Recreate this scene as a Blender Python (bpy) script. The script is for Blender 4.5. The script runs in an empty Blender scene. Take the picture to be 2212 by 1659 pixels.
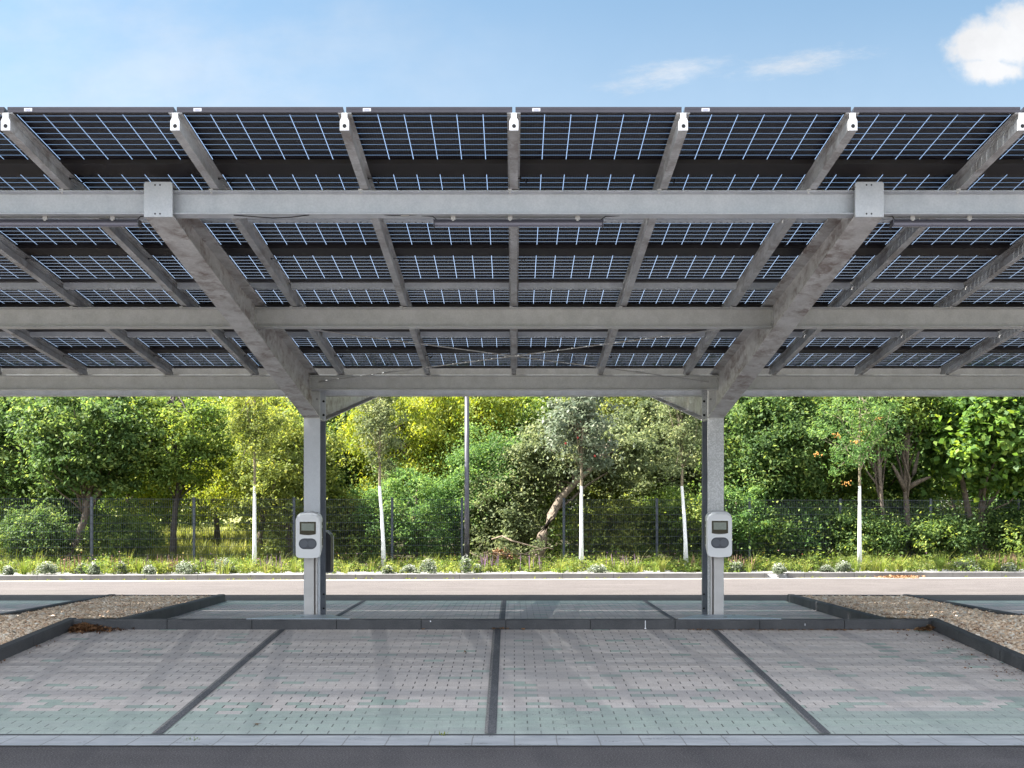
import bpy, bmesh, math, random
import numpy as np
from mathutils import Vector

rng = np.random.default_rng(7)
random.seed(7)
scene = bpy.context.scene
COL = scene.collection
R = math.radians

# ------------------------------------------------------------------ camera, world, sun, exposure
F = 2350.0                    # focal length in pixels of a 2212 x 1659 picture
CX, HY = 1110.0, 1100.0       # vanishing point of the depth direction, horizon row
EYE = 1.68
cam_d = bpy.data.cameras.new('camera')
cam = bpy.data.objects.new('camera', cam_d); COL.objects.link(cam)
cam.location = (0, 0, EYE); cam.rotation_euler = (R(90), 0, 0)
cam_d.sensor_width = 36.0
cam_d.lens = 36.0 * F / 2212.0
cam_d.shift_x = -(CX - 1106.0) / 2212.0
cam_d.shift_y = (HY - 829.5) / 2212.0
cam_d.clip_end = 2000.0
scene.camera = cam

SUN_EL = R(50)
sun_dir = Vector((-math.cos(SUN_EL) * 0.9975, -0.030, math.sin(SUN_EL))).normalized()
sd = bpy.data.lights.new('sun', 'SUN'); sd.energy = 5.0; sd.angle = R(0.5); sd.color = (1.0, 0.95, 0.88)
so = bpy.data.objects.new('sun', sd); COL.objects.link(so)
so.rotation_euler = sun_dir.to_track_quat('Z', 'Y').to_euler()

world = bpy.data.worlds.new('World'); scene.world = world; world.use_nodes = True
scene.view_settings.view_transform = 'Standard'
scene.view_settings.look = 'None'
scene.view_settings.gamma = 1.0
scene.view_settings.use_curve_mapping = False
scene.view_settings.exposure = 2.3
scene.render.engine = 'CYCLES'
scene.cycles.use_denoising = True
scene.cycles.max_bounces = 10
scene.cycles.diffuse_bounces = 5
scene.cycles.transparent_max_bounces = 12


class NT:
    """short-hand for building a node tree"""
    def __init__(self, tree):
        self.t = tree; self.n = tree.nodes; self.l = tree.links
    def set(self, sock, v):
        if v is None: return
        if isinstance(v, bpy.types.NodeSocket): self.l.new(v, sock)
        elif isinstance(v, (tuple, list)) and sock.type == 'RGBA' and len(v) == 3: sock.default_value = (*v, 1)
        else: sock.default_value = v
    def node(self, typ, **kw):
        nd = self.n.new(typ)
        for k, v in kw.items(): setattr(nd, k, v)
        return nd
    def m(self, op, a, b=None, c=None, clamp=False):
        nd = self.node('ShaderNodeMath', operation=op, use_clamp=clamp)
        self.set(nd.inputs[0], a); self.set(nd.inputs[1], b); self.set(nd.inputs[2], c)
        return nd.outputs[0]
    def mix(self, f, a, b):
        nd = self.node('ShaderNodeMix', data_type='RGBA')
        self.set(nd.inputs[0], f); self.set(nd.inputs[6], a); self.set(nd.inputs[7], b)
        return nd.outputs[2]
    def mapr(self, v, a, b, c=0.0, d=1.0, smooth=True):
        nd = self.node('ShaderNodeMapRange', interpolation_type='SMOOTHSTEP' if smooth else 'LINEAR')
        for i, x in enumerate((v, a, b, c, d)): self.set(nd.inputs[i], x)
        return nd.outputs[0]
    def noise(self, vec, scale, detail=4.0, rough=0.55, dim='3D'):
        nd = self.node('ShaderNodeTexNoise', noise_dimensions=dim)
        self.set(nd.inputs['Vector'], vec); self.set(nd.inputs['Scale'], scale)
        self.set(nd.inputs['Detail'], detail); self.set(nd.inputs['Roughness'], rough)
        return nd.outputs[0]
    def comb(self, x, y, z=0.0):
        nd = self.node('ShaderNodeCombineXYZ')
        for i, v in enumerate((x, y, z)): self.set(nd.inputs[i], v)
        return nd.outputs[0]
    def sep(self, v):
        nd = self.node('ShaderNodeSeparateXYZ'); self.set(nd.inputs[0], v); return nd.outputs
    def ramp(self, v, stops):
        nd = self.node('ShaderNodeValToRGB'); cr = nd.color_ramp
        while len(cr.elements) > 1: cr.elements.remove(cr.elements[-1])
        for i, (p, c) in enumerate(stops):
            e = cr.elements[0] if i == 0 else cr.elements.new(p)
            e.position = p; e.color = (c, c, c, 1) if isinstance(c, (int, float)) else (*c, 1)
        self.set(nd.inputs[0], v)
        return nd.outputs[0]
    def scalevec(self, v, s):
        nd = self.node('ShaderNodeVectorMath', operation='MULTIPLY'); self.set(nd.inputs[0], v); nd.inputs[1].default_value = s
        return nd.outputs[0]


# sky with thin cirrus and one cumulus, laid out by direction on the sky itself
w = NT(world.node_tree); w.n.clear()
sky = w.node('ShaderNodeTexSky', sky_type='NISHITA', sun_disc=False)
sky.sun_elevation = SUN_EL; sky.sun_rotation = R(270)
sky.air_density = 1.0; sky.dust_density = 0.6; sky.ozone_density = 1.6
tc = w.node('ShaderNodeTexCoord')
gx, gy, gz = w.sep(tc.outputs['Generated'])
ysafe = w.m('MAXIMUM', gy, 0.05)
sx = w.m('DIVIDE', gx, ysafe); sz = w.m('DIVIDE', gz, ysafe)
P = w.comb(sx, sz)
fwd = w.m('GREATER_THAN', gy, 0.06)
def blob(cx, cz, rx, rz):
    a = w.m('DIVIDE', w.m('SUBTRACT', sx, cx), rx); b = w.m('DIVIDE', w.m('SUBTRACT', sz, cz), rz)
    return w.m('SQRT', w.m('ADD', w.m('MULTIPLY', a, a), w.m('MULTIPLY', b, b)))
n1 = w.noise(P, 16, 9, 0.6); tilt = w.comb(w.m('ADD', w.m('MULTIPLY', sx, 1.0), w.m('MULTIPLY', sz, 0.9)), w.m('SUBTRACT', w.m('MULTIPLY', sz, 3.2), w.m('MULTIPLY', sx, 0.5)))
n2 = w.noise(tilt, 26, 10, 0.68)
d1 = w.m('MINIMUM', blob(0.450, 0.424, 0.045, 0.028), blob(0.442, 0.404, 0.034, 0.017))
d1 = w.m('MINIMUM', d1, blob(0.478, 0.432, 0.045, 0.036))
cum = w.mapr(w.m('ADD', d1, w.m('MULTIPLY', w.m('SUBTRACT', n1, 0.5), 2.2)), 1.22, 0.60)
def wisp(cx, cz, rx, rz, tilt, amt):
    u = w.m('SUBTRACT', sx, cx); v = w.m('SUBTRACT', w.m('SUBTRACT', sz, cz), w.m('MULTIPLY', u, tilt))
    a = w.m('DIVIDE', u, rx); b = w.m('DIVIDE', v, rz)
    d = w.m('SQRT', w.m('ADD', w.m('MULTIPLY', a, a), w.m('MULTIPLY', b, b)))
    e = w.m('ADD', d, w.m('MULTIPLY', w.m('SUBTRACT', n2, 0.5), 2.4))
    return w.m('MULTIPLY', w.mapr(e, 1.25, -0.25), amt)
wis = w.m('ADD', wisp(0.140, 0.400, 0.060, 0.012, 0.20, 0.55), wisp(0.265, 0.410, 0.058, 0.011, 0.16, 0.6))
n3 = w.noise(w.scalevec(P, (1.0, 1.8, 1)), 5.0, 6, 0.6)
veil = w.m('MULTIPLY', w.mapr(n3, 0.36, 0.72), w.m('MULTIPLY', w.mapr(sx, 0.10, -0.30), 0.30))
veil = w.m('ADD', veil, w.mapr(sz, 0.50, 0.33, 0.0, 0.20))
m_all = w.m('MULTIPLY', w.m('ADD', w.m('MAXIMUM', cum, wis), veil, clamp=True), fwd)
shade = w.mapr(n1, 0.3, 0.7, 0.88, 1.0)
cc = w.node('ShaderNodeVectorMath', operation='SCALE'); cc.inputs[0].default_value = (3.95, 4.0, 4.1); w.set(cc.inputs[3], shade)
skyb = w.scalevec(sky.outputs[0], (0.98, 1.02, 0.90))
skyc = w.mix(m_all, skyb, cc.outputs[0])
# unseen bright cloud added overhead and behind the viewer to lift the shade
gen = tc.outputs['Generated']
nb = w.noise(gen, 3.2, 7, 0.6)
behind = w.mapr(gy, 0.12, -0.25, 0.0, 1.0)
high = w.mapr(gz, 0.62, 0.80, 0.0, 0.45)
cov = w.m('MULTIPLY', w.m('MAXIMUM', behind, high), w.mapr(nb, 0.30, 0.55), clamp=True)
cov = w.m('MULTIPLY', cov, w.mapr(gz, 0.0, 0.08))
fill_bank = w.m('MULTIPLY', w.m('MULTIPLY', w.mapr(sz, 0.30, 0.20), w.mapr(gz, 0.0, 0.05)), w.m('MULTIPLY', fwd, w.mapr(nb, 0.25, 0.45, 0.5, 1.0)))  # hidden low cloud bank added beyond the trees to brighten the far bays
cov = w.m('MAXIMUM', cov, fill_bank)
skyc = w.mix(cov, skyc, (10.2, 10.9, 12.0))
bg = w.node('ShaderNodeBackground'); bg.inputs[1].default_value = 0.05
w.set(bg.inputs[0], skyc)
wo = w.node('ShaderNodeOutputWorld'); w.l.new(bg.outputs[0], wo.inputs[0])

# ------------------------------------------------------------------ materials
def new_mat(name, color=(0.5, 0.5, 0.5), rough=0.6, metal=0.0, spec=0.5):
    m = bpy.data.materials.new(name); m.use_nodes = True
    nt = NT(m.node_tree); nt.n.clear()
    b = nt.node('ShaderNodeBsdfPrincipled'); o = nt.node('ShaderNodeOutputMaterial')
    nt.l.new(b.outputs[0], o.inputs[0])
    nt.set(b.inputs['Base Color'], color); b.inputs['Roughness'].default_value = rough
    b.inputs['Metallic'].default_value = metal; b.inputs['Specular IOR Level'].default_value = spec
    pos = nt.node('ShaderNodeNewGeometry').outputs['Position']
    return m, nt, b, pos

def bump(nt, b, h, strength=0.3, dist=0.01):
    nd = nt.node('ShaderNodeBump'); nd.inputs['Strength'].default_value = strength; nd.inputs['Distance'].default_value = dist
    nt.set(nd.inputs['Height'], h); nt.l.new(nd.outputs[0], b.inputs['Normal'])

def plain(name, color, rough=0.6, metal=0.0, var=0.12, scale=8.0):
    m, nt, b, pos = new_mat(name, color, rough, metal)
    n = nt.noise(pos, scale, 5, 0.6)
    f = nt.mapr(n, 0.3, 0.7)
    nt.set(b.inputs['Base Color'], nt.mix(f, tuple(c * (1 - var) for c in color), tuple(min(1, c * (1 + var)) for c in color)))
    return m

def galv(name, lo, hi, rough=0.5, metal=0.2, spangle=0.0, streak=None):
    m, nt, b, pos = new_mat(name, hi, rough, metal)
    n = nt.noise(pos, 6.0, 6, 0.65); fine = nt.noise(pos, 70.0, 3, 0.6)
    f = nt.m('ADD', nt.m('MULTIPLY', nt.mapr(n, 0.3, 0.7), 0.65), nt.m('MULTIPLY', nt.mapr(fine, 0.3, 0.7), 0.35))
    c = nt.mix(f, lo, hi)
    if spangle:
        v = nt.node('ShaderNodeTexVoronoi', feature='F1'); v.inputs['Scale'].default_value = 80.0; nt.set(v.inputs['Vector'], pos)
        g = nt.node('ShaderNodeSeparateColor'); nt.l.new(v.outputs['Color'], g.inputs[0])
        k = nt.mapr(g.outputs[0], 0.35, 0.8, 0, spangle)
        c = nt.mix(k, c, (0.76, 0.77, 0.79))
    if streak:
        dd = nt.noise(pos, 5.0, 4, 0.6)
        s = nt.noise(nt.comb(nt.m('ADD', nt.m('MULTIPLY', nt.sep(pos)[0], 4.5), nt.m('MULTIPLY', dd, 2.5)), nt.m('ADD', nt.m('MULTIPLY', nt.sep(pos)[1], 4.5), nt.m('MULTIPLY', dd, 4.0)), nt.m('MULTIPLY', nt.sep(pos)[2], 9.0)), 1.0, 6, 0.65)
        s2 = nt.noise(pos, 2.2, 5, 0.7)
        k = nt.m('MULTIPLY', nt.mapr(s, 0.38, 0.66), nt.mapr(s2, 0.35, 0.6, 0.15, 1.0))
        c = nt.mix(k, c, streak)
    nt.set(b.inputs['Base Color'], c)
    nt.set(b.inputs['Roughness'], nt.mapr(n, 0.3, 0.7, rough - 0.1, rough + 0.12))
    return m

M = {}
M['galv'] = galv('galvanised steel', (0.43, 0.46, 0.495), (0.62, 0.645, 0.68))
M['galv_warm'] = galv('weathered galvanised steel', (0.44, 0.44, 0.435), (0.62, 0.62, 0.615))
M['galv_main'] = galv('stained galvanised steel', (0.43, 0.425, 0.42), (0.65, 0.645, 0.645), streak=(0.22, 0.175, 0.16))
M['galv_col'] = galv('smooth zinc coated column steel', (0.44, 0.46, 0.50), (0.56, 0.585, 0.625))
M['galv_spangle'] = galv('spangled zinc coated column steel', (0.40, 0.41, 0.42), (0.50, 0.51, 0.52), spangle=0.42)
M['galv_raft'] = galv('weathered rafter steel', (0.37, 0.375, 0.38), (0.61, 0.615, 0.62), streak=(0.27, 0.25, 0.24))
M['galv_dark'] = galv('dark zinc steel', (0.095, 0.108, 0.135), (0.165, 0.18, 0.21))
M['hole'] = plain('dark bolt hole', (0.01, 0.01, 0.012), 0.8)
M['bolt'] = galv('zinc bolt', (0.22, 0.22, 0.22), (0.36, 0.36, 0.36))
M['cap'] = plain('white coated end cap', (0.80, 0.80, 0.82), 0.45, 0, 0.03)
M['frame'] = plain('black anodised aluminium', (0.022, 0.020, 0.024), 0.30, 0.0, 0.15)
M['rim'] = plain('dark anodised aluminium edge', (0.055, 0.050, 0.062), 0.36, 0.3, 0.08)
M['crossbar'] = plain('dark brown back rail', (0.013, 0.009, 0.009), 0.5, 0, 0.2)
M['sticker'] = plain('white paper sticker', (0.75, 0.75, 0.80), 0.5, 0, 0.05)
M['sticker_ink'] = plain('grey printed sticker patch', (0.42, 0.42, 0.55), 0.5, 0, 0.1)
M['rod'] = galv('threaded steel rod', (0.40, 0.39, 0.38), (0.55, 0.54, 0.53), 0.5, 0.1)
M['cable'] = plain('black cable rubber', (0.012, 0.012, 0.013), 0.5)
M['lamp_body'] = plain('anthracite lamp housing', (0.05, 0.05, 0.065), 0.4, 0.3)
M['lamp_lens'] = plain('frosted lamp lens', (0.15, 0.145, 0.19), 0.3, 0, 0.03)
M['clip'] = plain('grey white plastic clip', (0.40, 0.39, 0.375), 0.6)
M['shell'] = plain('white glossy plastic shell', (0.74, 0.75, 0.77), 0.35, 0, 0.02, 3)
M['darkplastic'] = plain('dark grey plastic', (0.055, 0.062, 0.08), 0.45, 0, 0.08)
M['lidplastic'] = plain('grey plastic lid', (0.085, 0.095, 0.118), 0.4, 0, 0.08)
M['blackplastic'] = plain('black back housing', (0.016, 0.017, 0.022), 0.42)
M['bezel'] = plain('black glass bezel', (0.012, 0.009, 0.008), 0.12)
M['lcd'] = plain('grey green screen', (0.20, 0.23, 0.20), 0.25, 0, 0.10, 40)
M['duct'] = plain('beige steel duct', (0.52, 0.50, 0.49), 0.5, 0.1, 0.05)
M['duct_slot'] = plain('brown rubber seal', (0.13, 0.11, 0.10), 0.7)
M['fence'] = plain('anthracite powder coated steel', (0.045, 0.055, 0.075), 0.4, 0.2, 0.1)
M['pole'] = plain('grey coated steel pole', (0.085, 0.082, 0.10), 0.38, 0.3, 0.06)
M['whitebark'] = plain('white painted bark', (0.80, 0.80, 0.80), 0.8, 0, 0.10, 30)
M['youngbark'] = plain('olive brown young bark', (0.20, 0.165, 0.11), 0.85, 0, 0.35, 25)
M['plate'] = None

def kerb_mat():
    m, nt, b, pos = new_mat('anthracite kerb concrete', (0.06, 0.062, 0.068), 0.72)
    n = nt.noise(pos, 3.0, 6, 0.65); f = nt.noise(pos, 120.0, 2, 0.5)
    c = nt.mix(nt.mapr(n, 0.3, 0.75), (0.044, 0.046, 0.052), (0.072, 0.073, 0.079))
    c = nt.mix(nt.m('MULTIPLY', nt.mapr(f, 0.5, 0.75), 0.45), c, (0.13, 0.13, 0.135))
    nt.set(b.inputs['Base Color'], c); bump(nt, b, f, 0.25, 0.004)
    return m
M['kerb'] = kerb_mat()
M['joint'] = plain('dark joint', (0.012, 0.012, 0.013), 0.9)
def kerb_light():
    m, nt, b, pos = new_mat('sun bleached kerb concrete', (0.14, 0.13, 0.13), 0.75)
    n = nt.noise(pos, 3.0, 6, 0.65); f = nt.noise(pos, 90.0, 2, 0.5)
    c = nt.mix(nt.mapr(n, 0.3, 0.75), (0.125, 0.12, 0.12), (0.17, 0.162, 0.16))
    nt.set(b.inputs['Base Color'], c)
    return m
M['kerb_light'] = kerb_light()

def asphalt(name, lo, hi, speck, streaks=False):
    m, nt, b, pos = new_mat(name, lo, 0.85, 0, 0.3)
    n = nt.noise(pos, 1.3, 6, 0.6); f = nt.noise(pos, 85.0, 3, 0.75); g = nt.noise(pos, 55.0, 4, 0.7)
    c = nt.mix(nt.mapr(n, 0.3, 0.7), lo, hi)
    c = nt.mix(nt.m('MULTIPLY', nt.mapr(f, 0.51, 0.62), 0.75), c, speck)
    c = nt.mix(nt.m('MULTIPLY', nt.mapr(f, 0.48, 0.38), 0.6), c, tuple(x * 0.45 for x in lo))
    c = nt.mix(nt.m('MULTIPLY', nt.mapr(g, 0.63, 0.70), 0.55), c, tuple(min(1, x * 2.0) for x in speck))
    if streaks:
        s = nt.noise(nt.scalevec(pos, (0.25, 3.5, 1.0)), 1.0, 5, 0.6)
        c = nt.mix(nt.m('MULTIPLY', nt.mapr(s, 0.5, 0.72), 0.30), c, tuple(x * 1.6 for x in hi))
    nt.set(b.inputs['Base Color'], c); bump(nt, b, f, 0.4, 0.004)
    return m
M['asphalt'] = asphalt('dark asphalt', (0.062, 0.056, 0.060), (0.082, 0.075, 0.080), (0.17, 0.16, 0.165), True)
M['asphalt_road'] = asphalt('pinkish worn asphalt', (0.086, 0.075, 0.073), (0.104, 0.092, 0.089), (0.14, 0.128, 0.125), True)
M['seam'] = asphalt('bitumen seam', (0.065, 0.065, 0.072), (0.085, 0.085, 0.092), (0.13, 0.13, 0.135))
M['divider'] = asphalt('dark divider stones', (0.085, 0.087, 0.098), (0.115, 0.117, 0.128), (0.20, 0.20, 0.205))
M['grit'] = asphalt('pale grit joint', (0.17, 0.16, 0.16), (0.24, 0.23, 0.225), (0.38, 0.36, 0.35))

def gutter():
    m, nt, b, pos = new_mat('pale concrete gutter', (0.3, 0.31, 0.33), 0.7)
    x, y, z = nt.sep(pos)
    n = nt.noise(nt.scalevec(pos, (1.0, 4.0, 1.0)), 2.5, 6, 0.65); f = nt.noise(pos, 60, 3, 0.6)
    c = nt.mix(nt.mapr(n, 0.3, 0.7), (0.36, 0.375, 0.40), (0.47, 0.48, 0.50))
    fr = nt.m('FRACT', nt.m('DIVIDE', nt.m('ADD', x, nt.m('MULTIPLY', nt.m('SUBTRACT', n, 0.5), 0.02)), 0.306))
    jn = nt.m('LESS_THAN', fr, 0.03)
    c = nt.mix(nt.m('MULTIPLY', jn, 0.65), c, (0.16, 0.15, 0.14))
    dirt = nt.m('MULTIPLY', nt.mapr(nt.noise(nt.scalevec(pos, (1.2, 3.0, 1)), 2.0, 5, 0.7), 0.55, 0.68), nt.mapr(nt.noise(pos, 55, 3, 0.7), 0.50, 0.56))
    c = nt.mix(nt.m('MULTIPLY', dirt, 0.8), c, (0.06, 0.055, 0.055))
    nt.set(b.inputs['Base Color'], c)
    return m
M['gutter'] = gutter()

def paving(name, y0, sign):
    """running bond pavers with open cross joints; green pavers dense at the edge y0, scattered further in"""
    m, nt, b, pos = new_mat(name, (0.3, 0.3, 0.3), 0.8, 0, 0.3)
    x, y, z = nt.sep(pos)
    t = nt.m('MULTIPLY', nt.m('SUBTRACT', y, y0), sign)
    v = nt.m('DIVIDE', t, 0.098); row = nt.m('FLOOR', v); fv = nt.m('FRACT', v)
    u = nt.m('ADD', nt.m('DIVIDE', x, 0.2), nt.m('MULTIPLY', nt.m('MODULO', row, 2.0), 0.5))
    bid = nt.m('FLOOR', u); fu = nt.m('FRACT', u)
    wn = nt.node('ShaderNodeTexWhiteNoise', noise_dimensions='2D'); nt.set(wn.inputs['Vector'], nt.comb(bid, row)); rnd = wn.outputs[0]
    wn2 = nt.node('ShaderNodeTexWhiteNoise', noise_dimensions='2D'); nt.set(wn2.inputs['Vector'], nt.comb(row, nt.m('ADD', bid, 31.7))); rnd2 = wn2.outputs[0]
    rowt = nt.m('DIVIDE', nt.m('MULTIPLY', row, 0.098), 5.0)
    p = nt.ramp(rowt, [(0.0, 1.0), (0.118, 1.0), (0.12, 0.55), (0.16, 0.40), (0.20, 0.28), (0.26, 0.15), (0.36, 0.08), (0.6, 0.05), (1.0, 0.03)])
    green = nt.m('LESS_THAN', rnd, p)
    big = nt.noise(nt.scalevec(pos, (0.5, 1.6, 1)), 1.6, 6, 0.62); fine = nt.noise(pos, 150, 2, 0.6); st = nt.noise(nt.scalevec(pos, (3.0, 40.0, 1)), 1.0, 4, 0.6)
    grey = nt.mix(rnd2, (0.59, 0.53, 0.50), (0.66, 0.60, 0.57))
    grn = nt.mix(rnd2, (0.38, 0.455, 0.405), (0.43, 0.505, 0.45))
    c = nt.mix(green, grey, grn)
    c = nt.mix(nt.m('MULTIPLY', nt.mapr(big, 0.48, 0.72), 0.25), c, (0.30, 0.285, 0.28))
    c = nt.mix(nt.m('MULTIPLY', nt.mapr(st, 0.48, 0.70), 0.20), c, (0.58, 0.55, 0.54))
    c = nt.mix(nt.m('MULTIPLY', nt.mapr(fine, 0.50, 0.66), 0.35), c, (0.10, 0.095, 0.09))
    line = nt.m('LESS_THAN', nt.m('ABSOLUTE', nt.m('SUBTRACT', fv, 0.5)), 0.47)
    c = nt.mix(nt.m('MULTIPLY', nt.m('SUBTRACT', 1.0, line), 0.22), c, (0.10, 0.095, 0.09))
    slot = nt.m('MULTIPLY', nt.m('LESS_THAN', fu, 0.055), nt.m('LESS_THAN', nt.m('ABSOLUTE', nt.m('SUBTRACT', fv, 0.5)), 0.44))
    fill = nt.mapr(nt.noise(pos, 0.8, 4, 0.6), 0.62, 0.40, 0.35, 0.85)
    xr = nt.mapr(x, 0.5, 4.0, 1.0, 0.62)
    c = nt.mix(nt.m('MULTIPLY', nt.m('MULTIPLY', slot, fill), xr), c, (0.050, 0.045, 0.045))
    shade_bands = nt.noise(nt.scalevec(pos, (0.07, 2.6, 1.0)), 1.0, 3, 0.5)  # dark bands painted in to stand for the panel bars' shadow on the pavers
    c = nt.mix(nt.m('MULTIPLY', nt.mapr(shade_bands, 0.44, 0.58), 0.30), c, (0.33, 0.33, 0.345))
    crumbs = nt.m('MULTIPLY', nt.mapr(nt.noise(nt.scalevec(pos, (1, 1.8, 1)), 28, 3, 0.7), 0.61, 0.66), nt.m('MAXIMUM', nt.mapr(nt.noise(pos, 0.9, 3, 0.5), 0.50, 0.66), nt.mapr(x, 3.0, 4.8, 0.0, 0.8)))
    c = nt.mix(nt.m('MULTIPLY', crumbs, 0.7), c, (0.05, 0.04, 0.04))
    nt.set(b.inputs['Base Color'], c)
    bump(nt, b, nt.m('SUBTRACT', nt.m('MULTIPLY', fine, 0.3), slot), 0.35, 0.006)
    return m
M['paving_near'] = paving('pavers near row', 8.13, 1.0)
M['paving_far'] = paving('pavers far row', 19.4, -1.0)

def checker_plate():
    m, nt, b, pos = new_mat('checker plate steel', (0.45, 0.5, 0.56), 0.38, 0.6)
    x, y, z = nt.sep(pos)
    a = nt.m('SINE', nt.m('MULTIPLY', nt.m('ADD', x, y), 150.0)); c2 = nt.m('SINE', nt.m('MULTIPLY', nt.m('SUBTRACT', x, y), 150.0))
    h = nt.m('MULTIPLY', a, c2)
    nt.set(b.inputs['Base Color'], nt.mix(nt.mapr(h, 0.0, 0.6), (0.36, 0.42, 0.50), (0.58, 0.64, 0.70)))
    bump(nt, b, h, 0.5, 0.004)
    return m
M['plate'] = checker_plate()

def glass_mat():
    m, nt, b, pos = new_mat('solar cell glass', (0.012, 0.012, 0.017), 0.34, 0, 0.22)
    uvn = nt.node('ShaderNodeUVMap'); uvn.uv_map = 'UVMap'
    u, v, _ = nt.sep(uvn.outputs[0])
    def grid(t, off, pitch, wid):
        q = nt.m('DIVIDE', nt.m('SUBTRACT', t, off), pitch)
        d = nt.m('ABSOLUTE', nt.m('SUBTRACT', nt.m('FRACT', nt.m('ADD', q, 0.5)), 0.5))
        return nt.m('LESS_THAN', d, wid * 0.5 / pitch)
    vv = nt.m('MINIMUM', v, nt.m('SUBTRACT', 1.655, v))
    gv = grid(vv, 0.030, 0.0812, 0.0042)
    gap = nt.m('MAXIMUM', grid(u, 0.0185, 0.16667, 0.0036), gv)
    inu = nt.m('LESS_THAN', nt.m('ABSOLUTE', nt.m('SUBTRACT', u, 0.5185)), 0.5035)
    inv = nt.m('GREATER_THAN', vv, 0.024)
    gap = nt.m('MULTIPLY', gap, nt.m('MULTIPLY', inu, inv))
    bus = grid(u, 0.0185 + 0.0083, 0.016667, 0.0012)
    n = nt.noise(pos, 1.2, 4, 0.6)
    cell = nt.mix(nt.mapr(n, 0.3, 0.7), (0.007, 0.007, 0.012), (0.013, 0.012, 0.019))
    cell = nt.mix(nt.m('MULTIPLY', bus, 0.55), cell, (0.17, 0.165, 0.17))
    nt.set(b.inputs['Base Color'], cell)
    tr = nt.node('ShaderNodeBsdfTransparent'); tr.inputs[0].default_value = (0.84, 0.92, 0.97, 1)
    # cell gaps pass some light; the bluish scatter colour stands in for sky beyond
    tl = nt.node('ShaderNodeBsdfTranslucent'); nt.set(tl.inputs[0], nt.mix(gv, (0.105, 0.155, 0.25), (0.035, 0.060, 0.115)))
    mg = nt.node('ShaderNodeMixShader'); nt.set(mg.inputs[0], nt.m('SUBTRACT', 0.86, nt.m('MULTIPLY', gv, 0.20)))
    nt.l.new(tr.outputs[0], mg.inputs[1]); nt.l.new(tl.outputs[0], mg.inputs[2])
    mx = nt.node('ShaderNodeMixShader'); nt.set(mx.inputs[0], gap)
    nt.l.new(b.outputs[0], mx.inputs[1]); nt.l.new(mg.outputs[0], mx.inputs[2])
    out = [q for q in nt.n if q.type == 'OUTPUT_MATERIAL'][0]
    nt.l.new(mx.outputs[0], out.inputs[0])
    return m
M['glass'] = glass_mat()

def tint_mat(name, stops, rough=0.8, trans=0.0, spec=0.3, tcol=None):
    m, nt, b, pos = new_mat(name, stops[0][1], rough, 0, spec)
    at = nt.node('ShaderNodeAttribute'); at.attribute_name = 'tint'
    c = nt.ramp(at.outputs['Fac'], stops)
    nt.set(b.inputs['Base Color'], c)
    if trans:
        t = nt.node('ShaderNodeBsdfTranslucent')
        hs = nt.node('ShaderNodeHueSaturation'); hs.inputs['Saturation'].default_value = 1.15; hs.inputs['Value'].default_value = 1.5; hs.inputs['Hue'].default_value = 0.485
        nt.set(hs.inputs['Color'], c); nt.l.new(hs.outputs[0], t.inputs[0])
        mx = nt.node('ShaderNodeMixShader'); mx.inputs[0].default_value = trans
        nt.l.new(b.outputs[0], mx.inputs[1]); nt.l.new(t.outputs[0], mx.inputs[2])
        out = [q for q in nt.n if q.type == 'OUTPUT_MATERIAL'][0]; nt.l.new(mx.outputs[0], out.inputs[0])
    return m
LEAF = {
 'dark':  tint_mat('dark oak leaves', [(0, (0.050, 0.095, 0.034)), (0.6, (0.100, 0.165, 0.052)), (1, (0.235, 0.300, 0.085))], 0.62, 0.48, 0.22),
 'mid':   tint_mat('green leaves', [(0, (0.080, 0.135, 0.036)), (0.6, (0.145, 0.215, 0.052)), (1, (0.300, 0.350, 0.085))], 0.62, 0.48, 0.22),
 'lime':  tint_mat('yellow green ash leaves', [(0, (0.130, 0.185, 0.036)), (0.5, (0.225, 0.275, 0.048)), (1, (0.370, 0.385, 0.075))], 0.62, 0.48, 0.22),
 'grey':  tint_mat('grey green leaves', [(0, (0.085, 0.115, 0.055)), (0.6, (0.165, 0.200, 0.090)), (1, (0.310, 0.335, 0.170))], 0.62, 0.48, 0.25),
 'olive': tint_mat('olive yellow leaves', [(0, (0.105, 0.140, 0.042)), (0.6, (0.180, 0.225, 0.058)), (1, (0.330, 0.345, 0.090))], 0.62, 0.48, 0.22),
 'maple': tint_mat('maple leaves', [(0, (0.055, 0.112, 0.032)), (0.6, (0.110, 0.205, 0.046)), (1, (0.235, 0.330, 0.065))], 0.55, 0.48, 0.28),
 'fern':  tint_mat('bright green locust leaves', [(0, (0.065, 0.135, 0.045)), (0.6, (0.125, 0.220, 0.066)), (1, (0.240, 0.335, 0.095))], 0.62, 0.48, 0.22),
 'silver': tint_mat('silvery green leaves', [(0, (0.10, 0.135, 0.085)), (0.6, (0.17, 0.205, 0.135)), (1, (0.26, 0.28, 0.20))], 0.55, 0.35, 0.3),
}
M['bark'] = plain('brown bark', (0.11, 0.085, 0.065), 0.9, 0, 0.4, 14)
M['bark_dark'] = plain('dark grey bark', (0.055, 0.046, 0.040), 0.9, 0, 0.4, 14)
M['bark_lean'] = plain('grey tan bark', (0.125, 0.098, 0.072), 0.9, 0, 0.45, 10)
M['bark_tan'] = plain('tan bark', (0.21, 0.16, 0.115), 0.9, 0, 0.35, 14)
M['stone'] = tint_mat('mixed gravel', [(0, (0.28, 0.19, 0.13)), (0.25, (0.58, 0.40, 0.27)), (0.5, (0.74, 0.57, 0.41)), (0.75, (0.80, 0.67, 0.53)), (0.92, (0.84, 0.79, 0.71)), (1, (0.58, 0.33, 0.16))], 0.75)
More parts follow.
